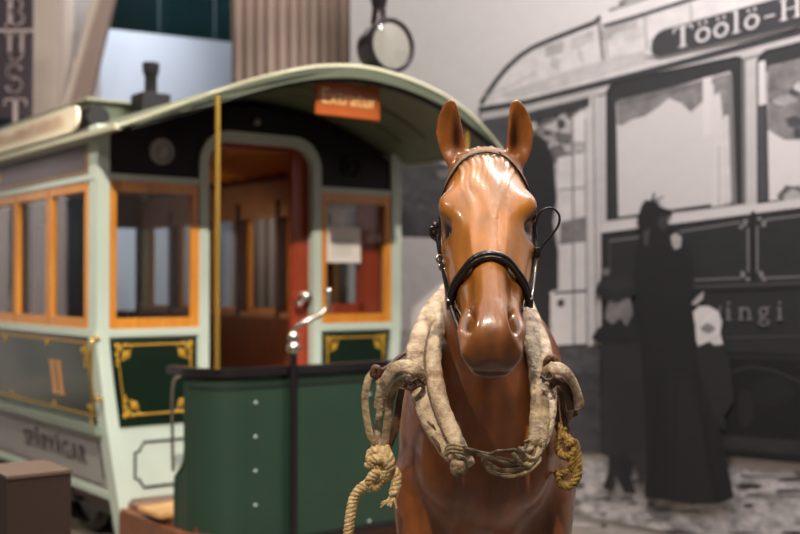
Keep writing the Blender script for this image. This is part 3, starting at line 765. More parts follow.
# inside: lining, ceiling boards, benches, far end wall with door
mb = MB()
for k in range(16): mb.box(-.98, .98, .2+k*.24, .2+k*.24+.05, 2.44+.0, 2.50)
Pt(mb, 'ceiling_rib', M['orange'])
Pt(MB().prism([(-.98, 2.46), (.98, 2.46)]+[(u, rz(u)-.085) for u in np.linspace(.98, -.98, 15)], lambda a, b, d: (a, d, b), .04, TL-.04), 'ceiling_lining', M['redwood'])
for s in (-1, 1):
    lo, hi = sorted((s*.60, s*.99))
    Pt(MB().box(lo, hi, .25, TL-.25, .80, .86, .015), 'bench_seat', M['palewood'])
    Pt(MB().box(*sorted((s*.62, s*.66)), .25, TL-.25, .37, .80), 'bench_front', M['wood'])
    Pt(MB().box(*sorted((s*.93, s*.95)), .1, TL-.1, .86, 1.34), 'bench_back', M['wood'])
    Pt(MB().box(*sorted((s*.96, s*1.0)), .1, TL-.1, 2.12, 2.40), 'inner_frieze', M['palewood'])
    Pt(MB().box(*sorted((s*.95, s*1.02)), .1, TL-.1, 1.30, 1.38), 'inner_sill', M['palewood'])
mb = MB().box(-1.02, -.36, TL-.03, TL, .36, 1.35); mb.box(.36, 1.02, TL-.03, TL, .36, 1.35); mb.box(-1.02, 1.02, TL-.03, TL, 2.13, 2.6)
mb.box(-1.02, -.95, TL-.03, TL, 1.35, 2.13); mb.box(.95, 1.02, TL-.03, TL, 1.35, 2.13); mb.box(-.44, -.36, TL-.03, TL, 1.35, 2.13); mb.box(.36, .44, TL-.03, TL, 1.35, 2.13)
Pt(mb, 'far_end_wall', M['darkwood'])
mb = MB().box(-.36, -.26, TL-.02, TL+.02, .37, 2.13); mb.box(.26, .36, TL-.02, TL+.02, .37, 2.13); mb.box(-.26, .26, TL-.02, TL+.02, .37, 1.3)
Pt(mb, 'far_door', M['darkwood'])

# roof shell, with rim boards
US = np.linspace(-1.16, 1.16, 49)
xs_ = [-1.16,-1.08,-1.0,-.9,-.8,-.65,-.5,-.3,-.1,0,.1,.3,.5,.65,.8,.9,1.0,1.08,1.16]
zs_ = [2.432,2.466,2.505,2.552,2.597,2.655,2.706,2.758,2.785,2.79,2.787,2.764,2.722,2.678,2.618,2.570,2.520,2.480,2.442]
def RZ(u): return float(np.interp(u, xs_, zs_))
ZR = [RZ(u) for u in US]; k_ = np.array([1, 2, 3, 2, 1.])/9; zp = np.pad(ZR, 2, mode='reflect', reflect_type='odd'); ZR = np.convolve(zp, k_, 'valid')
def RZ(u): return float(np.interp(u, US, ZR))
YR0, YR1 = -1.08, TL+.95
def yf(u): return YR0+(.60 if u < 0 else .16)*(abs(u)/1.16)**3.4
def hood(a, b, d): return (a, d if d > 0 else d-YR0+yf(a), b)
def roofslab(y0, y1, top, bot, u0=-1.16, u1=1.16, n=48):
    us = np.linspace(u0, u1, n+1)
    return MB().prism([(u, RZ(u)+top) for u in us]+[(u, RZ(u)+bot) for u in us[::-1]], hood, y0, y1)
Pt(roofslab(YR0, YR1, 0, -.018), 'roof_canvas', M['roof_top'], tram, True)
Pt(roofslab(YR0+.05, YR1-.05, -.018, -.04, -1.13, 1.13), 'roof_underside', M['olive'], tram, True)
Pt(roofslab(YR0-.012, YR0, .002, -.014), 'roof_edge_trim', M['roofedge'], tram, True)
us_ = np.linspace(-1.15, 1.15, 49); tpr = lambda u: min(1.0, (1.17-abs(u))/.35)
Pt(MB().prism([(u, RZ(u)-.014) for u in us_]+[(u, RZ(u)-.018-.054*tpr(u)) for u in us_[::-1]], hood, YR0-.008, YR0+.02), 'hood_fascia', M['fascia'], tram, True)
Pt(MB().prism([(u, RZ(u)-.040) for u in us_[1:-1]]+[(u, RZ(u)-.042-.046*tpr(u)) for u in us_[1:-1][::-1]], hood, YR0+.02, YR0+.05), 'hood_bead', M['line'], tram, True)
for s in (-1, 1):
    lo, hi = sorted((s*1.13, s*1.175))
    Pt(MB().box(lo, hi, yf(s*1.15)-.01, YR1, 2.405, 2.44, .006), 'eave_trim', M['roofedge'])
    Pt(MB().box(*sorted((s*1.04, s*1.135)), -.02, TL, 2.41, 2.43), 'eave_soffit', M['cream'])
for yy in (-.55, -.3): Pt(roofslab(yy-.02, yy+.02, -.04, -.06, -.9, .9), 'hood_carline', M['olive'], tram, True)
# raised clerestory deck
Pt(MB().box(-.62, .62, 1.2, TL-.3, 2.62, 2.83, .01), 'clerestory', M['olive'])
Pt(MB().box(-.67, .67, 1.16, TL-.24, 2.83, 2.85, .008), 'clerestory_roof', M['roofedge'])
# stove pipe
sv = MB().lathe([(.042, 0), (.042, .13), (.05, .14), (.054, .15), (.058, .215), (.05, .22)], (-.28, 1.0, 2.88), (0, 0, 1), 20)
pipe = Pt(sv, 'stove_pipe', M['iron_pipe'], tram, True)
Pt(MB().box(-.385, -.175, .90, 1.10, 2.74, 2.885, .012), 'pipe_base', M['iron_pipe'], pipe)
# rooftop destination board along the left eave
bd = MB(); nn = 8
pts = [(3.6, 0)]+[(.34-.09*math.sin(PI*i/nn), .08-.08*math.cos(PI*i/nn)) for i in range(nn+1)]+[(3.6, .16)]
brd = Pt(MB().prism(pts, lambda a, b, d: (-1.085+d*.9+b*.12, a, 2.487+b), -.012, .012), 'destination_board', M['board'])
random.seed(3); yy = .46; V = []; Fc = []
while yy < 3.4:       # faded illegible lettering strokes, one ribbon of paint
    hgt = random.choice((.055, .075, .08)); b = len(V)
    V += [(-1.0985-.0008, yy, 2.530), (-1.0985-.0008, yy+.022, 2.530), (-1.0985+.0112, yy+.022, 2.53+hgt), (-1.0985+.0112, yy, 2.53+hgt)]
    Fc.append((b, b+1, b+2, b+3)); yy += random.choice((.045, .05, .06))
    if yy < 3.4: Fc.append((b+1, b+2, b+2, b+1)[:0] or (b+1, b+2, b+3)) 
mb = MB(); mb.add(V, Fc); Pt(mb, 'faded_lettering', M['boardtext'], brd)
Pt(MB().lathe([(.07, 0), (.075, .03), (.075, .28), (.06, .33), (.02, .35)], (-.90, .38, 2.60), (0, 1, 0), 20), 'roof_ventilator', M['iron_pipe'], tram, True)

# dash: curved sheet round the platform
def dash_path(n=9, hw=.89, y=-1.0, r=.24, back=-.60):
    P = [(-hw, back)]
    P += [(-hw+r-r*math.cos(PI/2*i/n), y+r-r*math.sin(PI/2*i/n)) for i in range(n+1)]
    P += [(hw-r+r*math.sin(PI/2*i/n), y+r-r*math.cos(PI/2*i/n)) for i in range(n+1)]
    P += [(hw, back)]
    return P
DP = dash_path()
def sheet(z0, z1, off, th, P=None):
    P = P or DP; n = len(P); V = []
    nr = []
    for i in range(n):
        a = P[max(0, i-1)]; b = P[min(n-1, i+1)]; dx, dy = b[0]-a[0], b[1]-a[1]; L = math.hypot(dx, dy); nr.append((dy/L, -dx/L))
    for z in (z0, z1):
        for k in (off, off+th):
            V += [(p[0]+q[0]*k, p[1]+q[1]*k, z) for p, q in zip(P, nr)]
    Fc = []
    for i in range(n-1):
        Fc += [(i, i+1, n+i+1, n+i), (2*n+i, 2*n+i+1, 3*n+i+1, 3*n+i), (i, i+1, 2*n+i+1, 2*n+i), (n+i, n+i+1, 3*n+i+1, 3*n+i)]
    Fc += [(0, n, 3*n, 2*n), (n-1, 2*n-1, 4*n-1, 3*n-1)]
    mb = MB(); mb.add(V, Fc); return mb
# sheet shortened on the returns, with cut-away
Pt(sheet(.26, 1.13, 0, .006, dash_path(back=-.80)), 'dash_panel', M['dash'], tram, True)
for s in (-1, 1):
    pts = [(-.80, .26), (-.80, 1.13), (-.775, 1.12), (-.765, 1.0), (-.765, .72), (-.75, .66), (-.70, .62), (-.66, .60), (-.66, .26)]
    Pt(MB().prism(pts, lambda a, b, d: (s*(.89+d), a, b), 0, .006), 'dash_return', M['dash'])
    Pt(MB().tube(crom([(s*.895, -.775, 1.13), (s*.895, -.765, 1.0), (s*.895, -.765, .74), (s*.895, -.74, .66), (s*.895, -.68, .61), (s*.895, -.655, .56), (s*.895, -.655, .27)]), .010, 8), 'dash_edge_bead', M['dash'], tram, True)
    Pt(MB().tube(crom([(s*.905, -.735, 1.13), (s*.905, -.66, 1.10), (s*.905, -.635, 1.02), (s*.905, -.635, .8), (s*.905, -.645, .62)]), .009, 8), 'grab_rod', M['silver'], tram, True)
Pt(sheet(1.13, 1.172, -.02, .055), 'dash_rail', M['black'], tram, True)
Pt(sheet(1.065, 1.078, .005, .006, dash_path(back=-.80)), 'dash_line', M['line'], tram, True)
Pt(sheet(.245, .275, -.02, .045, dash_path(back=-.80)), 'dash_foot_rail', M['black'], tram, True)
for u in (-.62, .10, .62):
    for k in range(5): Pt(MB().lathe([(.011, 0), (.009, .006), (.004, .009)], (u, -1.006, .29+k*.175), (0, -1, 0), 10), 'rivet', M['sill'], tram, True)
# brake staff with crank
bs = MB().tube([(-.42, -1.05, .22), (-.42, -1.05, 1.24)], .020, 14)
st_ = Pt(bs, 'brake_staff', M['black'], tram, True)
Pt(MB().lathe([(.06, 0), (.06, .04), (.04, .06), (.04, .09)], (-.42, -1.05, .20), (0, 0, 1), 18), 'staff_bearing', M['black'], st_, True)
Pt(MB().box(-.50, -.34, -1.06, -.99, .21, .25, .01), 'staff_bracket', M['black'], st_)
k = MB().lathe([(.02, 0), (.034, .01), (.038, .035), (.03, .055), (.022, .062), (.030, .075), (.032, .095), (.02, .115)], (-.42, -1.05, 1.235), (0, 0, 1), 18)
k.tube(crom([(-.42, -1.05, 1.34), (-.41, -1.06, 1.375), (-.36, -1.09, 1.41), (-.28, -1.12, 1.45), (-.255, -1.13, 1.50)]), [.014]*25+[.011]*8, 10)
k.tube([(-.255, -1.13, 1.49), (-.255, -1.13, 1.545)], .013, 10); k.sphere((-.255, -1.13, 1.562), .021)
Pt(k, 'brake_crank', M['silver'], st_, True)
# brass pole
Pt(MB().tube([(-.83, -.985, 1.17), (-.83, -.985, RZ(-.83)-.03)], .014, 12), 'brass_pole', M['brass'], tram, True)
Pt(MB().tube([(.83, -.985, 1.17), (.83, -.985, RZ(.83)-.03)], .014, 12), 'brass_pole', M['brass'], tram, True)
# grab handle on the corner post
gh = MB().tube(crom([(-1.085, -.015, 1.29), (-1.11, -.05, 1.28), (-1.115, -.05, 1.1), (-1.10, -.05, .98), (-1.065, -.015, .955)]), .008, 8)
gh.lathe([(.016, 0), (.013, .015), (.006, .02)], (-1.07, -.025, 1.295), (0, -1, 0), 12); gh.lathe([(.018, 0), (.015, .018), (.006, .025)], (-1.055, -.025, .955), (0, -1, 0), 12)
Pt(gh, 'grab_handle', M['brass'], tram, True)
# head lamp standing on the hood
lc = Vector((.20, -1.06, 2.925))
hl = Pt(MB().lathe([(.06, -.16), (.12, -.15), (.138, -.10), (.142, 0), (.152, .0), (.156, .012), (.152, .03), (.138, .032), (.13, .024), (.10, -.03), (.05, -.06), (.01, -.07)], lc, (0, -1, 0), 36), 'head_lamp', M['lampbody'], tram, True)
Pt(MB().lathe([(.132, .018), (.12, -.012), (.09, -.038), (.05, -.055), (.012, -.06), (.01, -.065), (.05, -.062), (.095, -.045), (.125, -.02), (.136, .012)], lc, (0, -1, 0), 36), 'lamp_reflector', M['lens'], hl, True)
Pt(MB().lathe([(.134, .020), (.10, .034), (.05, .042), (.005, .044)], lc, (0, -1, 0), 36), 'lamp_glass', M['pane'], hl, True)
Pt(MB().lathe([(.048, 0), (.040, .05), (.042, .07), (.036, .075), (.044, .11), (.050, .13), (.050, .145), (.03, .15), (.03, .17), (.058, .18), (.058, .19)], lc+Vector((-.03, .06, .135)), (0, 0, 1), 20), 'lamp_chimney', M['lampbody'], hl, True)
Pt(MB().box(lc.x-.04, lc.x+.04, -1.02, -.94, 2.755, 2.82, .008), 'lamp_bracket', M['black'], hl)

# orange sign hanging under the hood and paper notice: things of their own
def tp(x, y, z): return Matrix.Translation(Vector((-.86, 6.89, 0))) @ Matrix.Rotation(TH, 4, 'Z') @ Vector((x, y, z))
sg = empty('hanging_sign', tp(.0, -.94, 2.635), TH)
tag(sg, 'rust-orange hanging sign reading Extratur under the tram hood', 'sign')
MB().box(-.215, .215, -.012, .012, -.115, .075, .008).build('sign_board', M['sign'], sg, False)
V, Fc = text_mesh('Extratur', .125, .002, .0); mb = MB(); mb.add([(v.x*.88, -.0135-v.z, v.y-.012) for v in V], Fc); mb.build('sign_lettering', M['signtext'], sg, False)
for s in (-1, 1): MB().box(s*.14-.008, s*.14+.008, -.004, .004, .065, RZ(.17)-2.635-.035).build('hanger', M['black'], sg, False)
pn_ = empty('paper_notice', tp(.55, -.001, 1.9), TH); tag(pn_, 'white paper notice stuck on the window right of the tram doorway', 'notice')
MB().box(-.075, .205, .002, .004, -.16, .075).build('paper_sheet', M['paper'], pn_, False)
mb = MB()
for k in range(6): mb.box(-.02, .14-.02*(k % 2), .0, .002, -.01-k*.02, -.006-k*.02)
mb.build('printed_lines', M['papertext'], pn_, False)

# ------------------------------------------------------------------ plinth box near left
pb_ = empty('display_plinth', (0, 0, 0)); tag(pb_, 'plain brown box plinth in the bottom left corner in front of the tram', 'plinth')
z1 = .905
c0 = W(8, 476, 4.03); c1 = W(72, 470, 4.17)
def flat(v, z): return Vector((v.x, v.y, z))
dv = (flat(c1, 0)-flat(c0, 0)).normalized(); nv = Vector((-dv.y, dv.x, 0)); a = flat(c0, 0); b = flat(c1, 0)
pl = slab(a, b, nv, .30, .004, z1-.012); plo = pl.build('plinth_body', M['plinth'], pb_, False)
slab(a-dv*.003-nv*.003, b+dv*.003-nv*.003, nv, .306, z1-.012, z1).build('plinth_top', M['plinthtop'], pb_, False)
# added dark posts on the unseen left wall, striping the tram's side-window reflections
for k in range(7): structure('trim_%d' % (5+k), MB().box(XL+.002, XL+.12, 7.9+k*.9, 8.05+k*.9+.08*(k % 3), 0, ZC), M['teal'])

# ------------------------------------------------------------------ the horse
HX = .222                      # body mid-plane
def loft(mb, rings, cap=True):
    n = len(rings[0]); V = [p for r in rings for p in r]; Fc = []
    for i in range(len(rings)-1):
        for k in range(n):
            l = (k+1) % n; Fc.append((i*n+k, i*n+l, (i+1)*n+l, (i+1)*n+k))
    if cap: Fc += [tuple(range(n))[::-1], tuple((len(rings)-1)*n+k for k in range(n))]
    mb.add(V, Fc)
def cubic(xs, ys, x):
    """smooth (Catmull) interpolation of table"""
    xs = list(xs); i = max(0, min(len(xs)-2, int(np.searchsorted(xs, x))-1))
    x0, x1 = xs[i], xs[i+1]; t = (x-x0)/(x1-x0)
    def m(k):
        if k <= 0: return (ys[1]-ys[0])/(xs[1]-xs[0])
        if k >= len(xs)-1: return (ys[-1]-ys[-2])/(xs[-1]-xs[-2])
        return (ys[k+1]-ys[k-1])/(xs[k+1]-xs[k-1])
    h = x1-x0
    return (2*t**3-3*t**2+1)*ys[i]+(t**3-2*t**2+t)*h*m(i)+(-2*t**3+3*t**2)*ys[i+1]+(t**3-t**2)*h*m(i+1)

# head frame: s along the face (down the nose), n out of the forehead, x sideways; faces the visitor
HO = Vector((HX, 2.87, 1.94)); YAW = math.radians(2.4)
hd_ = Vector((-math.sin(YAW)*.70, -math.cos(YAW)*.70, -.715)).normalized()
hx_ = Vector((math.cos(YAW), -math.sin(YAW), 0)).normalized()
hn_ = hd_.cross(hx_).normalized()
if hn_.z < 0: hn_ = -hn_
def hp(x, s, n): return HO+hx_*x+hd_*s+hn_*n
ST = [-.10, -.05, 0, .10, .20, .28, .36, .44, .51, .56, .598, .627, .647]
HT = [-.075,-.018, .010, .016, .012, .006, .001,-.002,-.004,-.006,-.016,-.036,-.066]
HWt = [.02, .045, .056, .074, .080, .064, .047, .037, .035, .042, .048, .044, .028]
HWm = [.04, .075, .094, .108, .113, .105, .088, .072, .065, .070, .073, .067, .048]
HWj = [.05, .085, .095, .102, .104, .102, .092, .076, .064, .062, .062, .058, .044]
HB = [-.16,-.19,-.21,-.235,-.25,-.245,-.215,-.175,-.152,-.148,-.150,-.146,-.128]
head = MB(); rings = []
for s in np.linspace(-.10, .647, 46):
    T, wt, wm, wj, B = (cubic(ST, a, s) for a in (HT, HWt, HWm, HWj, HB))
    nm = T-(T-B)*.30
    half = [(0, T), (wt*.6, T-.004), (wt, T-.018), (wm, nm), (wj, T+(B-T)*.66), (wj*.62, T+(B-T)*.94), (0, B)]
    full = half+[(-x, n) for x, n in half[-2:0:-1]]
    c = crom([(x, n, 0) for x, n in full], 5, True)
    rings.append([hp(v.x, s, v.y) for v in c])
body = MB()
loft(body, rings)
# ears: cupped leaves opening forward
def ear(side, base, tip, lean, open_yaw):
    N = 22; rr = []
    mid = (base+tip)/2+lean
    for i in range(N+1):
        v = i/N
        c = base*(1-v)**2+mid*2*v*(1-v)+tip*v*v
        t = ((mid-base)*2*(1-v)+(tip-mid)*2*v).normalized()
        f = Vector((math.sin(open_yaw), -math.cos(open_yaw), 0)); f = (f-t*f.dot(t)).normalized(); r = t.cross(f)
        w = float(np.interp(v, [0, .12, .3, .5, .7, .85, .95, 1], [.028, .033, .0385, .038, .033, .025, .0175, .009]))
        cup = float(np.interp(v, [0, .1, .25, .7, .9, 1], [.0, .35, .9, .8, .45, .0]))
        ring = []
        for k in range(13):        # back
            a = PI*k/12; ring.append(c+r*math.cos(a)*w-f*math.sin(a)*w*.85)
        for k in range(1, 12):     # front, hollow
            a = PI-PI*k/12; ring.append(c+r*math.cos(a)*w*.80+f*(.006-math.sin(a)*(w*.85-.002)*cup*.72+(1-cup)*math.sin(a)*w*.3))
        rr.append(ring)
    loft(body, rr)
ear(-1, W(460, 166, 2.89), W(452.5, 98.5, 2.87), Vector((-.036, 0, .006)), -.22)
ear(1, W(515, 164, 2.89), W(514.0, 99, 2.87), Vector((.036, 0, .006)), .22)
# neck and trunk (rings along the spine, given by centre, axis, half height, half width)
def spine(pts, n=30, seg=36, sq=2.3):
    rings = []
    P = [Vector((0, p[0], p[1])) for p in pts]
    us = np.linspace(0, len(P)-1, n)
    ks = list(range(len(P)))
    for u in us:
        y = cubic(ks, [p[0] for p in pts], u); z = cubic(ks, [p[1] for p in pts], u)
        ang = cubic(ks, [p[2] for p in pts], u); hh = cubic(ks, [p[3] for p in pts], u); hw = cubic(ks, [p[4] for p in pts], u)
        up = Vector((0, math.cos(math.radians(ang)), math.sin(math.radians(ang))))
        ring = []
        for k in range(seg):
            a = 2*PI*k/seg; ca, sa = math.cos(a), math.sin(a)
            e = 2/sq
            ring.append(Vector((HX, y, z))+Vector((1,0,0))*math.copysign(abs(ca)**e, ca)*hw+up*math.copysign(abs(sa)**e, sa)*hh)
        rings.append(ring)
    loft(body, rings)
# neck: y, z, direction (deg) of the ring's up axis, half height, half width
spine([(2.92, 1.84, 40, .10, .070), (3.0, 1.76, 38, .135, .088), (3.04, 1.62, 32, .165, .104), (3.07, 1.47, 26, .205, .122), (3.12, 1.34, 24, .26, .150), (3.22, 1.24, 30, .32, .19)], 26, sq=2.1)
# trunk
spine([(2.86, 1.16, 90, .12, .115), (2.90, 1.17, 90, .20, .165), (3.0, 1.19, 88, .29, .215), (3.2, 1.22, 88, .35, .245), (3.45, 1.20, 90, .36, .255), (3.9, 1.18, 90, .34, .275), (4.35, 1.20, 90, .32, .275), (4.7, 1.27, 90, .28, .25), (4.95, 1.32, 92, .25, .22), (5.1, 1.30, 95, .15, .13)], 44)
# withers and breast muscles
body.sphere((HX, 3.45, 1.53), .11, (.6, 1.9, .75), 20)
for s in (-1, 1):
    body.sphere((HX+s*.083, 2.90, 1.14), .11, (.86, .62, 1.25), 20)
    body.sphere((HX+s*.155, 3.08, 1.18), .12, (.70, 1.0, 1.9), 20)
    body.sphere((HX+s*.165, 4.80, 1.20), .17, (.72, 1.1, 1.6), 20)
def limb(pts):
    P = [Vector(p[:3]) for p in pts]; pp = crom(P, 6); R = [cubic(list(range(len(pts))), [q[3] for q in pts], i/6) for i in range(len(pp))]
    body.tube(pp, [max(.01, float(r)) for r in R], 20, up=(0, 1, 0), flat=1.15)
for s in (-1, 1):
    x = HX+s*.145
    limb([(x, 3.08, 1.10, .12), (x, 3.05, .92, .098), (x-s*.01, 3.03, .75, .072), (x-s*.015, 3.02, .56, .058), (x-s*.015, 3.01, .49, .056), (x-s*.015, 3.02, .40, .038), (x-s*.015, 3.03, .20, .036), (x-s*.015, 3.02, .13, .046), (x-s*.015, 2.98, .07, .045), (x-s*.015, 2.97, .03, .068), (x-s*.015, 2.97, .002, .074)])
    x = HX+s*.16
    limb([(x, 4.75, 1.15, .17), (x, 4.66, .98, .145), (x, 4.72, .78, .095), (x-s*.01, 4.88, .60, .062), (x-s*.01, 4.93, .52, .058), (x-s*.01, 4.90, .42, .042), (x-s*.01, 4.86, .22, .040), (x-s*.01, 4.85, .14, .050), (x-s*.01, 4.80, .07, .048), (x-s*.01, 4.79, .03, .070), (x-s*.01, 4.79, .002, .076)])
raw = body.build('horse_raw', M['leather'])
for v in raw.data.vertices:
    v.co.x += .078*max(0.0, v.co.y-2.95)
rm = raw.modifiers.new('r', 'REMESH'); rm.mode = 'VOXEL'; rm.voxel_size = .0054
dg = bpy.context.evaluated_depsgraph_get(); dg.update()
hme = bpy.data.meshes.new_from_object(raw.evaluated_get(dg)); bpy.data.objects.remove(raw)
nv_ = len(hme.vertices); Vn = np.empty(nv_*3); hme.vertices.foreach_get('co', Vn); Vn = Vn.reshape(-1, 3)
En = np.empty(len(hme.edges)*2, dtype=np.int64); hme.edges.foreach_get('vertices', En); En = En.reshape(-1, 2)
deg = np.bincount(En.ravel(), minlength=nv_).astype(float)[:, None]
def hloc(P):
    q = P-np.array(HO); return q@np.array(hx_), q@np.array(hd_), q@np.array(hn_)
def smooth_(P, it, w, lam=.5):
    for k in range(it):
        S = np.zeros_like(P)
        for c in range(3):
            S[:, c] = np.bincount(En[:, 0], P[En[:, 1], c], nv_)+np.bincount(En[:, 1], P[En[:, 0], c], nv_)
        P = P+(S/deg-P)*(lam*w)
    return P
x_, s_, n_ = hloc(Vn)
isear = ((Vn[:, 2] > 1.955) & (n_ > .0)).astype(float)
earw = np.clip((Vn[:, 2]-1.93)/.03, 0, 1)*(Vn[:, 1] < 2.97)*(np.abs(Vn[:, 0]-HX) > .02)
headw = ((s_ > -.02) & (s_ < .75) & (n_ > -.27) & (Vn[:, 2] > 1.36) & (Vn[:, 1] < 2.93)).astype(float)
w_body = np.where(earw > .1, .40, np.where(headw > 0, .45, 1.0))[:, None]
P = smooth_(Vn, 26, w_body)
P = smooth_(P, 60, ((w_body > .9) & (P[:, 2:3] > .85)).astype(float))
x_, s_, n_ = hloc(P)
hme.vertices.foreach_set('co', P.ravel()); hme.update()
Nn = np.empty(nv_*3); hme.vertices.foreach_get('normal', Nn); Nn = Nn.reshape(-1, 3)
onhead = (headw > 0) & (earw < .1)
def g3(cx, cs, cn, sx, ss, sn): return np.exp(-((x_-cx)/sx)**2-((s_-cs)/ss)**2-((n_-cn)/sn)**2)
D_ = np.zeros(nv_)
for s in (-1, 1):
    D_ += .027*g3(s*.094, .180, -.026, .030, .050, .034)           # brow
    D_ += -.024*g3(s*.098, .232, -.056, .030, .026, .028)          # socket
    D_ += .007*g3(s*.106, .268, -.082, .03, .02, .02)
    D_ += -.007*g3(s*.050, .09, -.010, .02, .035, .03)            # temple hollow
    D_ += .007*g3(s*.085, .36, -.095, .03, .085, .014)            # facial crest
    D_ += -.012*g3(s*.056, .46, -.036, .020, .085, .022)           # beside the nasal bone
    D_ += .018*g3(s*.060, .572, -.040, .032, .050, .038)          # nostril wing
    D_ += -.056*g3(s*.055, .562, -.030, .014, .032, .022)         # nostril opening
    D_ += -.018*g3(s*.068, .598, -.054, .016, .022, .018)
    D_ += -.003*g3(s*.03, .25, .0, .012, .10, .03)
    D_ += .003*g3(s*.012, .36, .0, .012, .12, .03)
D_ += .005*g3(-.040, .31, -.01, .009, .10, .03)+.005*g3(.040, .31, -.01, .009, .10, .03)+.004*g3(0, .34, .01, .010, .16, .03)
D_ += -.0035*np.exp(-((n_+.108)/.0045)**2)*np.clip((s_-.55)/.05, 0, 1)   # mouth
D_ += .006*g3(0, .66, -.128, .04, .03, .02)
D_ += -.004*g3(0, .66, -.045, .012, .03, .03)
# combed forelock relief
fan = x_/(0.95-1.9*np.clip(s_, -.05, .26))*.8
hm = np.exp(-(np.maximum(np.abs(x_)-(.070-.18*np.clip(s_, 0, .3)), 0)/.016)**2)*np.clip((.27-s_+.05*np.sin(fan*90))/.06, 0, 1)*(n_ > -.05)
hm = hm*np.clip((s_+.06)/.03, 0, 1)
D_ += hm*(.0016*np.sin(fan*170+2.2*np.sin(s_*26+fan*30))+.0019*np.sin(fan*430+2.5*np.sin(s_*40+2))+.003)
D_ *= onhead
P2 = P+Nn*D_[:, None]
# breast: groove between the muscles and windpipe line
xb = P2[:, 0]-HX
gr = -.005*np.exp(-(xb/.022)**2)*np.exp(-((P2[:, 2]-1.12)/.16)**2)*(P2[:, 1] < 3.0)
for s in (-1, 1): gr += -.003*np.exp(-((xb-s*.05)/.014)**2)*np.exp(-((P2[:, 2]-1.42)/.14)**2)*(P2[:, 1] < 3.0)*(onhead == 0)
gr += .003*np.exp(-(xb/.022)**2)*np.exp(-((P2[:, 2]-1.42)/.14)**2)*(P2[:, 1] < 3.0)*(onhead == 0)
P2 = P2+Nn*gr[:, None]*(~onhead)[:, None]
wl = np.where(earw > .1, .3, np.where(onhead, .16, .8))[:, None]
P2 = smooth_(P2, 3, wl)
P2 = smooth_(P2, 30, ((~onhead) & (earw < .1))[:, None].astype(float))
hme.vertices.foreach_set('co', P2.ravel()); hme.update()
# paint
x_, s_, n_ = hloc(P2)
base = np.array(srgb(170, 106, 36)); red = np.array(srgb(154, 90, 48)); pale = np.array(srgb(176, 126, 84)); dark = np.array(srgb(26, 11, 7)); muz = np.array(srgb(122, 72, 36))
rnd = .5+.25*np.sin(P2[:, 0]*23+1.3*np.sin(P2[:, 2]*17))+.25*np.sin(P2[:, 2]*19+P2[:, 1]*13+2)
cb = base[None, :]*(1-.0*rnd[:, None])+0
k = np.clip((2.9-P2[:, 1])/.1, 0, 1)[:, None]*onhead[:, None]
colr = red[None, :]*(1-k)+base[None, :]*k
colr = colr*(1-.12*rnd[:, None])
def mix(c, w):
    global colr
    w = np.clip(w, 0, 1)[:, None]; colr = colr*(1-w)+c[None, :]*w
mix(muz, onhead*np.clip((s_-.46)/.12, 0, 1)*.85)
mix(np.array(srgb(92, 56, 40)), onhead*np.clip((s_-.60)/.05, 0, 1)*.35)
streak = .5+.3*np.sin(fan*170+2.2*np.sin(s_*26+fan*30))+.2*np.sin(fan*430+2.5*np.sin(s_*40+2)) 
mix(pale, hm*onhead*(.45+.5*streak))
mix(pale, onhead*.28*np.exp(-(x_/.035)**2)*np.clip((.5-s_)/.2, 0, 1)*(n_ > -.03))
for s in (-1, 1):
    mix(dark, onhead*1.25*g3(s*.100, .234, -.066, .040, .022, .018)*1.3)  # shade of the eye sockets painted dark
    mix(dark, onhead*1.8*g3(s*.055, .562, -.030, .014, .027, .022))  # shade inside the nostrils painted dark
    mix(np.array(srgb(206, 160, 130)), onhead*.7*g3(s*.070, .592, -.054, .010, .018, .014))  # light on the lower nostril painted as a pale patch
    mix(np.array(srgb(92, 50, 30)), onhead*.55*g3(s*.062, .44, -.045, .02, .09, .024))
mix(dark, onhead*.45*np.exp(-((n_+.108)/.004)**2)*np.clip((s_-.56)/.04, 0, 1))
mix(np.array(srgb(146, 86, 28)), earw*.9)
# inside of the ears
for (cx, D) in ((456.5, 2.87), (514.5, 2.87)):
    c = W(cx, 128, D); dx = (P2[:, 0]-c.x-(P2[:, 2]-c.z)*(-.05 if cx < 480 else .0)); front = (Nn[:, 1] < -.1)
    mix(np.array(srgb(60, 26, 14)), earw*front*np.exp(-(dx/.012)**2)*np.exp(-((P2[:, 2]-c.z+.02)/.058)**2)*1.2)
hoof = np.clip((.075-P2[:, 2])/.01, 0, 1); mix(np.array(srgb(44, 38, 34)), hoof)
lower = np.clip((.6-P2[:, 2])/.3, 0, 1); mix(np.array(srgb(60, 32, 22)), lower*.6*(1-hoof))
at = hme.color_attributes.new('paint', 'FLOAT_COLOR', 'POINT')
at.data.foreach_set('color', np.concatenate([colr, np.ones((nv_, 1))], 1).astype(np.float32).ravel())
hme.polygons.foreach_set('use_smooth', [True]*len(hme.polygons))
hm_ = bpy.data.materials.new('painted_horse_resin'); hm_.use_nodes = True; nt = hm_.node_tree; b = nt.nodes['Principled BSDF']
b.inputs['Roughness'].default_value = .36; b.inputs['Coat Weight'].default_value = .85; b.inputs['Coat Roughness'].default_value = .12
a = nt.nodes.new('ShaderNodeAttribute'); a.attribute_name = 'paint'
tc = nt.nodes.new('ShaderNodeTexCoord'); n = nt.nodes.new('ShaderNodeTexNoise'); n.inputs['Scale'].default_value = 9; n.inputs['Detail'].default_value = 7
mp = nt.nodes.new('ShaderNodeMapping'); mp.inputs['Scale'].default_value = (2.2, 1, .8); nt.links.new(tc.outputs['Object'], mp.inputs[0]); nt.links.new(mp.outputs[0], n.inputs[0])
mr = nt.nodes.new('ShaderNodeMapRange'); mr.inputs[1].default_value = .3; mr.inputs[2].default_value = .7; mr.inputs[3].default_value = .55; mr.inputs[4].default_value = 1.22
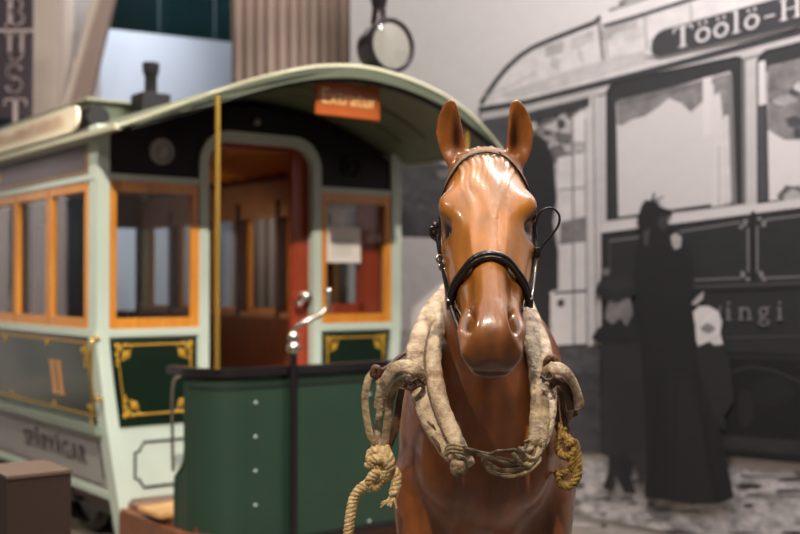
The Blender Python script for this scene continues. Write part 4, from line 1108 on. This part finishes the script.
nt.links.new(n.outputs['Fac'], mr.inputs[0]); v = nt.nodes.new('ShaderNodeVectorMath'); v.operation = 'SCALE'
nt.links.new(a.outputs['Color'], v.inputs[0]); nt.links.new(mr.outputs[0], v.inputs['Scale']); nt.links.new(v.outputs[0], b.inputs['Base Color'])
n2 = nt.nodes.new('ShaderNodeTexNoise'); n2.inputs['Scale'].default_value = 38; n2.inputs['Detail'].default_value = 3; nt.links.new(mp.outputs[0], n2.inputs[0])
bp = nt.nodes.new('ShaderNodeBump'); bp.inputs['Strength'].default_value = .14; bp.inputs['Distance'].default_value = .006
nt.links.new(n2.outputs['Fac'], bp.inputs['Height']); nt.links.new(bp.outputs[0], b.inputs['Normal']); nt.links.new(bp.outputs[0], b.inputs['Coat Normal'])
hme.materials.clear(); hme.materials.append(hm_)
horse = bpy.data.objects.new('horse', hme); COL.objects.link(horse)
tag(horse, 'life-size glossy brown model horse wearing a bridle and leather collar, facing forward', 'horse')
for s in (-1, 1): MB().sphere(hp(s*.076, .238, -.068), .020, seg=20).build('eye', M['eye'], horse, True)
# tail and mane of hair
tl = MB(); random.seed(5)
for k in range(26):
    a = random.uniform(-.05, .05); b_ = random.uniform(0, .05)
    tl.tube(crom([(HX+a*.4, 5.10+b_*.3, 1.42), (HX+a, 5.22+b_, 1.32), (HX+a*1.3, 5.24+b_, 1.0), (HX+a*1.5, 5.20+b_, .65)], 5), [.016]*10+[.012]*6, 6)
for i_ in range(len(tl.V)): tl.V[i_].x += .078*(tl.V[i_].y-2.95)
tl.build('tail', M['leatherdark'], horse, True)
mn = MB()
for k in range(34):
    u = k/33; y = 3.06+.38*u; z = 1.90-.32*u**1.2
    mn.tube(crom([(HX, y-.02, z-.02), (HX+.03, y+.01, z+.0), (HX+.09, y+.02, z-.08), (HX+.11, y+.02, z-.17)], 4), [.012]*8+[.007]*5, 6)
mn.build('mane', M['leatherdark'], horse, True)
dgv = BVHTree.FromPolygons([tuple(p) for p in P2], [tuple(p.vertices) for p in hme.polygons])
def surf(o, d, off=0.0):
    """outermost surface point seen from outside along -d, starting beyond o"""
    d = Vector(d).normalized(); h = dgv.ray_cast(Vector(o)+d*.6, -d)
    return (h[0]+h[1]*off, h[1]) if h[0] is not None else (Vector(o), d)
def surf_in(o, d, reach, off):
    d = Vector(d).normalized(); h = dgv.ray_cast(Vector(o)+d*reach, -d)
    return (h[0]+h[1]*off, h[1]) if h[0] is not None else (Vector(o)+d*.05, d)

# ------------------------------------------------------------------ bridle
bri = empty('bridle', tuple(HO)); tag(bri, 'black leather bridle with rolled noseband strapped on the brown horse head', 'bridle')
def HB_(mb, name, m): return local(mb.build(name, m, None, True), bri)
def headloop(angles, sfun, nc, off, reach=.30):
    """points round the head; angle 0 = forehead, +90 = right side"""
    out = []; nr = []
    for a in angles:
        A = math.radians(a); s = sfun(a)
        d = hx_*math.sin(A)+hn_*math.cos(A)
        p, q = surf_in(hp(0, s, nc), d, reach, off); out.append(p); nr.append(q)
    return out, nr
def flatstrap(mb, P, N_, w, t):
    mb.tube(P, w/2, 10, up=lambda i: N_[i], flat=t/w)
    return mb
def sm_(P, it=3):
    P = [p.copy() for p in P]
    for _ in range(it): P = [P[0]]+[(P[i-1]+P[i]*2+P[i+1])/4 for i in range(1, len(P)-1)]+[P[-1]]
    return P
ang = list(range(-112, 113, 6))
# browband: high over the forehead, dropping to the sides
P, N_ = headloop(ang, lambda a: .012+.105*(abs(a)/100)**2.0, -.06, .004, .19)
HB_(flatstrap(MB(), sm_(P), N_, .017, .006), 'browband', M['taupe'])
P, N_ = headloop(ang, lambda a: .0245+.105*(abs(a)/100)**2.0, -.06, .005, .19)
HB_(MB().tube(sm_(P, 2), .0022, 8), 'browband_edging', M['leatherblack'])
# noseband: rolled, arched
P, N_ = headloop(list(range(-106, 107, 5)), lambda a: .388+.046*(1-math.cos(math.radians(a)*.9)), -.075, .008)
P = sm_(P, 14)
P = [p+(hx_*((p-HO).dot(hx_))+hn_*((p-HO).dot(hn_)+.075)).normalized()*.004 for p in P]
nb = HB_(MB().tube(P, .0098, 14), 'noseband', M['leatherblack'])
P2_ = [p+hd_*.011 for p in P]
local(MB().tube(P2_, .0052, 10).build('noseband_piping', M['leatherblack'], None, True), bri)
nL, nR = P[0], P[-1]
# jaw strap below
P, N_ = headloop([-106, -116, -128, -145, -165, 180, 165, 145, 128, 116, 106], lambda a: .42+.045*(1 if abs(a) > 120 else .5), -.10, .005)
HB_(flatstrap(MB(), P, N_, .014, .005), 'jaw_strap', M['leatherblack'])
for e, s in ((nL, -1), (nR, 1)):
    mb = MB().lathe([(.016, -.005), (.016, .005), (.009, .005), (.009, -.005)], e+hx_*s*.004, hx_, 16); mb.box(e.x-.008, e.x+.008, e.y-.012, e.y+.010, e.z-.013, e.z+.013, .003)
    HB_(mb, 'keeper', M['leatherblack'])
# cheek straps from the browband to the noseband
def side_path(s, pts, off):
    out, nr = [], []
    for (sv_, nv2) in pts:
        p, q = surf_in(hp(0, sv_, nv2), hx_*s, .3, off); out.append(p); nr.append(q)
    return out, nr
for s in (-1, 1):
    pts = [(.095, -.10), (.14, -.105), (.19, -.108), (.24, -.112), (.29, -.115), (.34, -.115), (.39, -.115), (.43, -.115)]
    P, N_ = side_path(s, pts, .007)
    P = crom(sm_(P, 1), 4); NN = [hx_*s]*len(P)
    HB_(flatstrap(MB(), P, NN, .017, .007), 'cheek_strap', M['leatherblack'])
    P, N_ = side_path(s, [(.30, -.09), (.35, -.095), (.40, -.10), (.46, -.105), (.50, -.11)], .009)
    if s < 0: HB_(flatstrap(MB(), crom(P, 4), [hx_*s]*20, .012, .006), 'curb_strap', M['leatherblack'])
# buckles and rings on the viewer's left
mb = MB()
for (x, y, r) in ((435.5, 226, .009), (434, 233, .011), (437, 238, .009), (433.5, 229, .007)):
    mb.sphere(W(x, y, 2.75), r, (1, .7, 1.25), 10)
mb.tube(crom([W(436, 231, 2.745), W(430.8, 227, 2.745), W(431, 236, 2.745), W(436, 240, 2.745)], 5), .0032, 8)
HB_(mb, 'cheek_buckle', M['leatherblack'])
def ring(c, r, rt, ax):
    ax = Vector(ax).normalized(); u = ax.orthogonal().normalized(); w = ax.cross(u)
    return MB().tube([Vector(c)+(u*math.cos(2*PI*k/20)+w*math.sin(2*PI*k/20))*r for k in range(20)], rt, 8, closed=True)
for (x, y, r) in ((440, 259, .010), (442, 267, .008)):
    q = ring(W(x, y, 2.73), r, .003, (.6, -1, .2)); HB_(q, 'bridle_ring', M['silver'])
HB_(MB().tube(crom([W(437, 236, 2.745), W(438.5, 248, 2.74), W(441, 262, 2.735), W(444, 276, 2.72), W(448, 300, 2.66)], 5), .0042, 8), 'cheek_cord', M['leatherblack'])
HB_(MB().tube(crom([W(535.5, 212, 2.77), W(535, 222, 2.76), W(536, 240, 2.75), W(537.5, 256, 2.74)], 5), .0042, 8), 'cheek_cord', M['leatherblack'])
HB_(MB().tube(crom([W(537.5, 256, 2.74), W(535.5, 270, 2.73), W(533, 288, 2.70), W(531, 300, 2.66)], 5), .0034, 8), 'cheek_cord', M['silver'])
# thin curb strap hanging below the noseband on the left
HB_(MB().tube(crom([W(449, 300, 2.64), W(452, 310, 2.62), W(456, 321, 2.60), W(459, 330, 2.585)], 5), .0055, 8), 'chin_strap', M['leatherblack'])
# springy wire loop on the right
HB_(MB().tube(crom([W(537.5, 255, 2.75), W(535.6, 240, 2.75), W(535.5, 226, 2.75), W(539, 214, 2.75), W(546, 208.5, 2.75), W(554, 209, 2.75), W(559.5, 216, 2.75), W(558, 226, 2.75), W(551, 236, 2.75), W(543, 245, 2.75), W(538.5, 254, 2.75)], 6), .0031, 10), 'rein_loop', M['lampbody'])
mb = MB().box(*sorted((W(534, 0, 2.74).x, W(540, 0, 2.74).x)), 2.73, 2.755, W(0, 258, 2.74).z, W(0, 247, 2.74).z, .003); HB_(mb, 'loop_buckle', M['lampbody'])

# ------------------------------------------------------------------ collar
colr_ = empty('horse_collar', (HX, 2.9, 1.3)); tag(colr_, 'worn cream leather horse collar hanging round the brown horse neck', 'horse collar')
def HC(o, par=None):
    if par is None: return local(o, colr_)
    o.parent = par; return o
# centre line given at its real depth; bottom gap tied by cord
def cpts(L): return [W(*p) for p in L]
left_in = cpts([(468, 466, 2.70), (459, 450, 2.72), (447, 424, 2.765), (438, 396, 2.81), (433.5, 366, 2.87), (435, 340, 2.95), (443, 318, 3.05), (456, 296, 3.18), (474, 276, 3.32), (490, 268, 3.40)])
left_out = cpts([(455, 460, 2.72), (441, 440, 2.75), (428, 415, 2.79), (419, 388, 2.84), (415, 358, 2.91), (420, 333, 2.99), (431, 312, 3.09), (450, 290, 3.21), (472, 268, 3.35), (490, 258, 3.42)])
right_in = cpts([(530, 458, 2.70), (537, 438, 2.74), (540, 412, 2.80), (539, 385, 2.86), (535, 358, 2.93), (528, 335, 3.02), (518, 308, 3.15), (506, 284, 3.30), (490, 268, 3.40)])
right_out = cpts([(536, 452, 2.73), (545, 430, 2.77), (549, 402, 2.83), (549, 376, 2.89), (545, 350, 2.96), (537, 328, 3.05), (524, 300, 3.18), (508, 275, 3.33), (490, 258, 3.42)])
def pad(P, rs, nm, m, flat=.75):
    PP = crom(P, 7); k = list(range(len(P))); R = [float(cubic(k, rs, i/7)) for i in range(len(PP))]
    R = [r*(1+.04*math.sin(i*1.7)+.03*math.sin(i*.63)) for i, r in enumerate(R)]
    cen = Vector((HX, 2.95, 1.4))
    def up(i):  # normal of the flat face: forward-outward
        return Vector((PP[i].x-HX, -.35, 0)).normalized()+Vector((0, -.8, .1))
    return HC(MB().tube(PP, R, 18, up=up, flat=flat).build(nm, m, None, True))
pad(left_in, [.020, .024, .024, .023, .022, .022, .024, .026, .028, .028], 'collar_pad', M['leather'])
pad(left_out, [.016, .024, .025, .026, .026, .025, .026, .028, .03, .03], 'collar_rim', M['leather'], .6)
pad(right_in, [.018, .026, .027, .025, .023, .023, .025, .027, .028], 'collar_pad', M['leather2'])
pad(right_out, [.014, .020, .021, .021, .021, .022, .024, .027, .03], 'collar_rim', M['leather'], .6)
def stitch(P, off, m=M['leatherdark']):
    PP = crom(P, 7); PP = [p+off for p in PP][3:-14]
    HC(MB().tube(PP, .0022, 6).build('seam_cord', m, None, True))
stitch([(a+b)/2 for a, b in zip(left_in, left_out)], Vector((0, -.022, 0)))
# torn patch strips near the lower left
for (a, b, w) in (((432, 436), (441, 452), .005), ((427, 421), (436, 430), .004), ((448, 444), (444, 456), .004)):
    HC(MB().tube([W(a[0], a[1], 2.735), W((a[0]+b[0])/2+1, (a[1]+b[1])/2, 2.722), W(b[0], b[1], 2.725)], [w*.5, w, w*.4], 6, flat=.4, up=(0, -1, 0)).build('torn_strip', M['leatherdark'], None, True))
# lower knob with wrapped cord and the tangled lacing
HC(MB().sphere(W(459, 466, 2.685), .024, (.95, .8, 1.15), 18).build('toggle', M['leather2'], None, True))
lace = MB()
for dy, dr in ((0, .006), (3.5, .005), (-3, .005)):
    lace.tube(crom([W(446, 451+dy, 2.70), W(452, 447+dy, 2.672), W(462, 449+dy, 2.662), W(468, 452+dy, 2.685)], 5), dr, 8)
HC(lace.build('toggle_lashing', M['leather2'], None, True))
random.seed(11)
strands = [
 [(446,452,2.69),(462,449,2.662),(480,452,2.67),(498,457,2.665),(516,461,2.66),(530,458,2.675)],
 [(466,453,2.67),(484,455,2.668),(500,461,2.66),(512,465,2.66),(520,468,2.665)],
 [(483,463,2.672),(490,470,2.665),(504,475,2.66),(520,474,2.66),(534,466,2.67),(540,456,2.69)],
 [(483,463,2.672),(484,457,2.668),(496,452,2.665),(510,450,2.668),(524,452,2.67),(534,446,2.69)],
 [(486,461,2.668),(496,468,2.658),(510,470,2.655),(524,466,2.66),(530,458,2.668)],
 [(512,452,2.665),(520,462,2.655),(530,464,2.66),(538,452,2.68),(534,440,2.70),(524,442,2.69)],
 [(518,447,2.67),(526,455,2.658),(534,458,2.665),(541,447,2.70),(538,436,2.71)],
]
for k, st in enumerate(strands):
    PP = crom(cpts(st), 6)
    HC(MB().tube(PP, [.0052+.0012*math.sin(i*.9+k) for i in range(len(PP))], 8, flat=.65, up=(0, -1, 0)).build('lacing_strand', M['leather2'], None, True))
# leather wad on the right end
for k, (x, y, r) in enumerate(((522, 456, .022), (531, 451, .022), (527, 464, .016), (535, 444, .018))):
    HC(MB().sphere(W(x, y, 2.70), r, (1, .7, 1.1), 14).build('leather_wad', M['leatherdark' if k == 2 else 'leather2'], None, True))

# ------------------------------------------------------------------ tugs (shaft loops) on both shoulders
def tug(label, strips, extras):
    e = empty('shaft_tug', tuple(W(*strips[0][1][0]))); tag(e, label, 'harness strap', 'shaft tugs hanging from the collar')
    bpy.context.view_layer.update()
    for nm, pts, w, t, m, up in strips:
        PP = crom(cpts(pts), 6)
        local(MB().tube(PP, w/2, 14, flat=t/w, up=up).build(nm, m, None, True), e)
    for nm, pts, r, m in extras:
        local(MB().tube(crom(cpts(pts), 6), r, 10).build(nm, m, None, True), e)
    return e
tugL = tug('cream leather shaft tug loop hanging on the horse shoulder left in the photo', [
 ('arch_strap', [(421,381,2.83),(416,371,2.80),(405,366,2.80),(394,369,2.82),(386,380,2.85),(382,393,2.88),(380,408,2.90)], .036, .013, M['leather'], (-.2, -1, .5)),
 ('arch_lining', [(417,386,2.84),(410,380,2.82),(401,380,2.83),(394,388,2.86),(390,402,2.89),(388,420,2.90),(385,442,2.91),(383,455,2.91)], .022, .010, M['leather2'], (0, -1, .4)),
 ('loop_strap', [(374,372,2.97),(368,380,2.96),(365,398,2.95),(367,420,2.94),(372,440,2.93),(380,453,2.92),(386,456,2.91)], .023, .008, M['leather2'], (-.6, -1, 0)),
 ('loop_strap', [(375,372,2.97),(379,384,2.96),(380,404,2.95),(378,424,2.95),(378,442,2.94),(382,454,2.92)], .018, .008, M['leather'], (-.3, -1, 0)),
 ('hanging_strap', [(402,388,2.88),(399,404,2.89),(397,420,2.90),(393,436,2.91),(387,450,2.92)], .018, .007, M['leatherdark'], (0, -1, 0)),
 ], [
 ('tie_thong', [(424,379,2.80),(418,384,2.785),(411,381,2.785),(405,386,2.80),(412,389,2.79),(420,385,2.78),(424,388,2.80)], .0045, M['leatherdark']),
 ('tie_thong', [(425,385,2.80),(417,379,2.78),(410,384,2.785),(406,380,2.80)], .004, M['leatherdark']),
 ('hook_knot', [(372,378,2.965),(374,368,2.96),(379,369,2.96),(378,377,2.965),(372,374,2.96)], .008, M['leatherdark']),
 ('trace', [(376,371,2.97),(386,368,3.0),(398,358,3.04),(408,350,3.08),(416,340,3.14),(424,326,3.2)], .006, M['leatherdark']),
 ])
for (x, y) in ((385,388),(384,399),(383,411),(397,374)):
    local(MB().sphere(W(x, y, 2.855+(y-374)*.0008), .0042, seg=8).build('stud', M['leatherdark'], None, True), tugL)
tugR = tug('weathered leather shaft tug hanging on the horse shoulder right in the photo', [
 ('arch_strap', [(545,378,2.83),(550,370,2.80),(559,368,2.80),(567,373,2.82),(573,383,2.85),(577,395,2.88),(579,407,2.90)], .034, .012, M['leather'], (.2, -1, .6)),
 ('arch_lining', [(550,384,2.85),(558,380,2.84),(566,388,2.86),(570,402,2.89),(573,416,2.91)], .026, .009, M['leatherdark'], (0, -1, .4)),
 ('loop_strap', [(548,388,2.86),(550,402,2.87),(548,416,2.88),(553,426,2.89)], .026, .008, M['leather2'], (.3, -1, 0)),
 ('loop_strap', [(560,386,2.88),(562,402,2.89),(564,418,2.90),(568,432,2.91)], .016, .008, M['leatherdark'], (.3, -1, 0)),
 ('hanging_strap', [(574,398,2.90),(570,412,2.90),(566,424,2.91),(567,440,2.92),(571,450,2.92)], .020, .008, M['leather'], (.3, -1, 0)),
 ('hanging_strap', [(556,384,2.88),(556,404,2.89),(558,424,2.90),(562,440,2.92)], .014, .007, M['leatherdark'], (.3, -1, 0)),
 ], [
 ('tie_thong', [(541,376,2.80),(547,380,2.785),(553,377,2.79),(548,372,2.80),(543,382,2.79)], .0042, M['leatherdark']),
 ('hook_knot', [(545,372,2.90),(547,360,2.89),(554,358,2.89),(556,366,2.89),(549,370,2.89)], .009, M['leatherdark']),
 ('ring', [(574,399,2.89),(579,397,2.89),(581,402,2.89),(577,405,2.89),(574,401,2.89)], .003, M['brass']),
 ])
# ropes: three twisted strands
def rope_mb(mb, P, r, pitch=.035, n=9):
    PP = crom(P, n); L = 0.0; T = []
    strands = [[], [], []]
    u = None
    for i, p in enumerate(PP):
        t = (PP[min(i+1, len(PP)-1)]-PP[max(i-1, 0)]).normalized()
        if i: L += (p-PP[i-1]).length
        u = t.orthogonal().normalized() if u is None else (u-t*u.dot(t)).normalized(); w = t.cross(u)
        for k in range(3):
            a = 2*PI*k/3+2*PI*L/pitch
            strands[k].append(p+(u*math.cos(a)+w*math.sin(a))*r*.52)
    for st in strands: mb.tube(st, r*.58, 8)
    return mb
def rope_thing(label, pieces, m, r):
    e = empty('rope', tuple(W(*pieces[0][1][0]))); tag(e, label, 'rope'); bpy.context.view_layer.update()
    for nm, pts in pieces: local(rope_mb(MB(), cpts(pts), r).build(nm, m, None, True), e)
    return e
rl = rope_thing('hemp rope tied in a knot below the left shaft tug, one end hanging', [
 ('knot', [(385,448,2.905),(388,458,2.885),(382,466,2.87),(373,462,2.87),(371,454,2.88),(378,450,2.87),(387,454,2.86),(390,464,2.86),(384,473,2.87),(376,476,2.87)]),
 ('knot', [(369,466,2.88),(377,458,2.86),(386,460,2.855),(388,470,2.865),(380,482,2.88),(373,486,2.88),(371,478,2.87),(379,470,2.86)]),
 ('hanging_end', [(382,472,2.88),(372,481,2.88),(361,488,2.885),(354,498,2.89),(351,512,2.89),(349,528,2.89),(347,548,2.89),(346,570,2.90)]),
 ('cut_end', [(386,462,2.89),(391,468,2.885),(396,474,2.88),(396,484,2.875),(393,494,2.87)]),
 ], M['rope'], .0135)
fr_ = MB()
for k in range(11):
    a = random.uniform(-1, 1); fr_.tube([W(393, 493, 2.87), W(391+a*4, 500, 2.865), W(388+a*9, 504+random.uniform(-3, 4), 2.86)], [.005, .004, .0018], 6)
local(fr_.build('frayed_tip', M['rope'], None, True), rl)
rr_ = rope_thing('yellowed old rope knotted below the right shaft tug', [
 ('knot', [(557,424,2.90),(562,434,2.89),(570,440,2.885),(573,452,2.88),(571,464,2.88),(575,474,2.88),(570,484,2.885),(562,484,2.89),(559,476,2.89),(566,470,2.88)]),
 ('knot', [(563,428,2.90),(558,440,2.89),(559,452,2.885),(567,456,2.88),(575,450,2.88),(574,462,2.88)]),
 ('knot', [(566,444,2.87),(574,442,2.88),(577,456,2.88),(578,470,2.88),(575,480,2.88),(567,486,2.89),(560,480,2.90),(556,470,2.92)]),
 ], M['ropedark'], .0105)

# ------------------------------------------------------------------ museum lighting, with added fill lights
def aim(o, target):
    d = Vector(target)-o.location; o.rotation_euler = d.to_track_quat('-Z', 'Y').to_euler()
def spot(name, loc, target, power, col=(1, .86, .68), angle=40, blend=.4, size=.06):
    l = bpy.data.lights.new(name, 'SPOT'); l.energy = power; l.color = col; l.spot_size = math.radians(angle); l.spot_blend = blend; l.shadow_soft_size = size
    o = bpy.data.objects.new(name, l); COL.objects.link(o); o.location = loc; aim(o, target); return o
def area(name, loc, target, power, sx, sy, col=(1, 1, 1)):
    l = bpy.data.lights.new(name, 'AREA'); l.energy = power; l.color = col; l.shape = 'RECTANGLE'; l.size = sx; l.size_y = sy
    o = bpy.data.objects.new(name, l); COL.objects.link(o); o.location = loc; aim(o, target); return o
spot('spot_horse', (-.05, .40, 4.6), (.24, 2.75, 1.4), 400, (1, .85, .66), 30, .5, .04)
spot('spot_horse_left', (-2.6, 1.8, 4.4), (.15, 2.9, 1.3), 110, (1, .86, .70), 30, .5, .05)
spot('spot_tram', (-.5, .8, 5.4), (-.9, 6.5, 1.3), 1350, (1, .90, .76), 34, .5, .06)
spot('spot_tram_side', (-4.6, 3.0, 5.2), (-2.2, 7.2, 1.3), 420, (1, .92, .80), 50, .6, .1)
area('wall_washer', (1.4, 4.1, 6.1), (1.8, 7.0, 2.0), 275, 3.0, .5, (1, .97, .97))
area('gallery_light', (-2.5, 11.75, 6.3), (-2.9, 12.8, 2.0), 40, 2.2, .3, (.86, .92, 1))
area('curtain_fill', (-1.0, 9.4, 6.3), (-1.2, 10.7, 2.0), 60, 1.2, .4, (1, .96, .9))  # added light, brightens the curtain behind the tram
area('ceiling_fill', (0, 3.2, 6.3), (0, 3.2, 0), 105, 7.0, 6.0, (1, .95, .9))
spot('fill_left_wall', (-5.0, 9.3, 6.3), (-7.5, 9.3, 1.7), 1000, (1, .97, 1), 52, .5, .1)  # added spot, brightens the unseen left wall for the side-window reflections
spot('fill_left_wall', (-5.0, 11.6, 6.3), (-7.5, 11.6, 1.7), 1000, (1, .97, 1), 52, .5, .1)  # second added spot for the same mirrored wall
area('far_wall_fill', (-2.9, 14.8, 6.3), (-2.9, 16, 4.5), 45, 3.0, .3, (.8, .95, 1))  # added light, lifts the far wall behind the balustrade glass
spot('fill_left_bay', (-2.4, 6.8, 6.2), (-3.9, 11.5, 4.0), 110, (1, .93, .88), 40, .8, .1)  # added spill on the front faces of pier and beam
spot('fill_gallery', (-2.9, 11.72, 6.2), (-2.9, 12.9, 1.6), 110, (.88, .94, 1), 60, .8, .1)  # added spot, lifts the lower gallery wall seen through the tram
spot('fill_curtain', (-.75, 9.3, 6.2), (-1.3, 10.7, 1.5), 260, (1, .97, .95), 34, .6, .1)  # added spot, lifts the lower curtain seen through the tram windows
spot('saloon_fill', (-1.25, 7.6, 2.30), (-2.1, 8.6, .4), 22, (1, .80, .56), 150, .6, .05)  # added warm fill brightening the tram interior
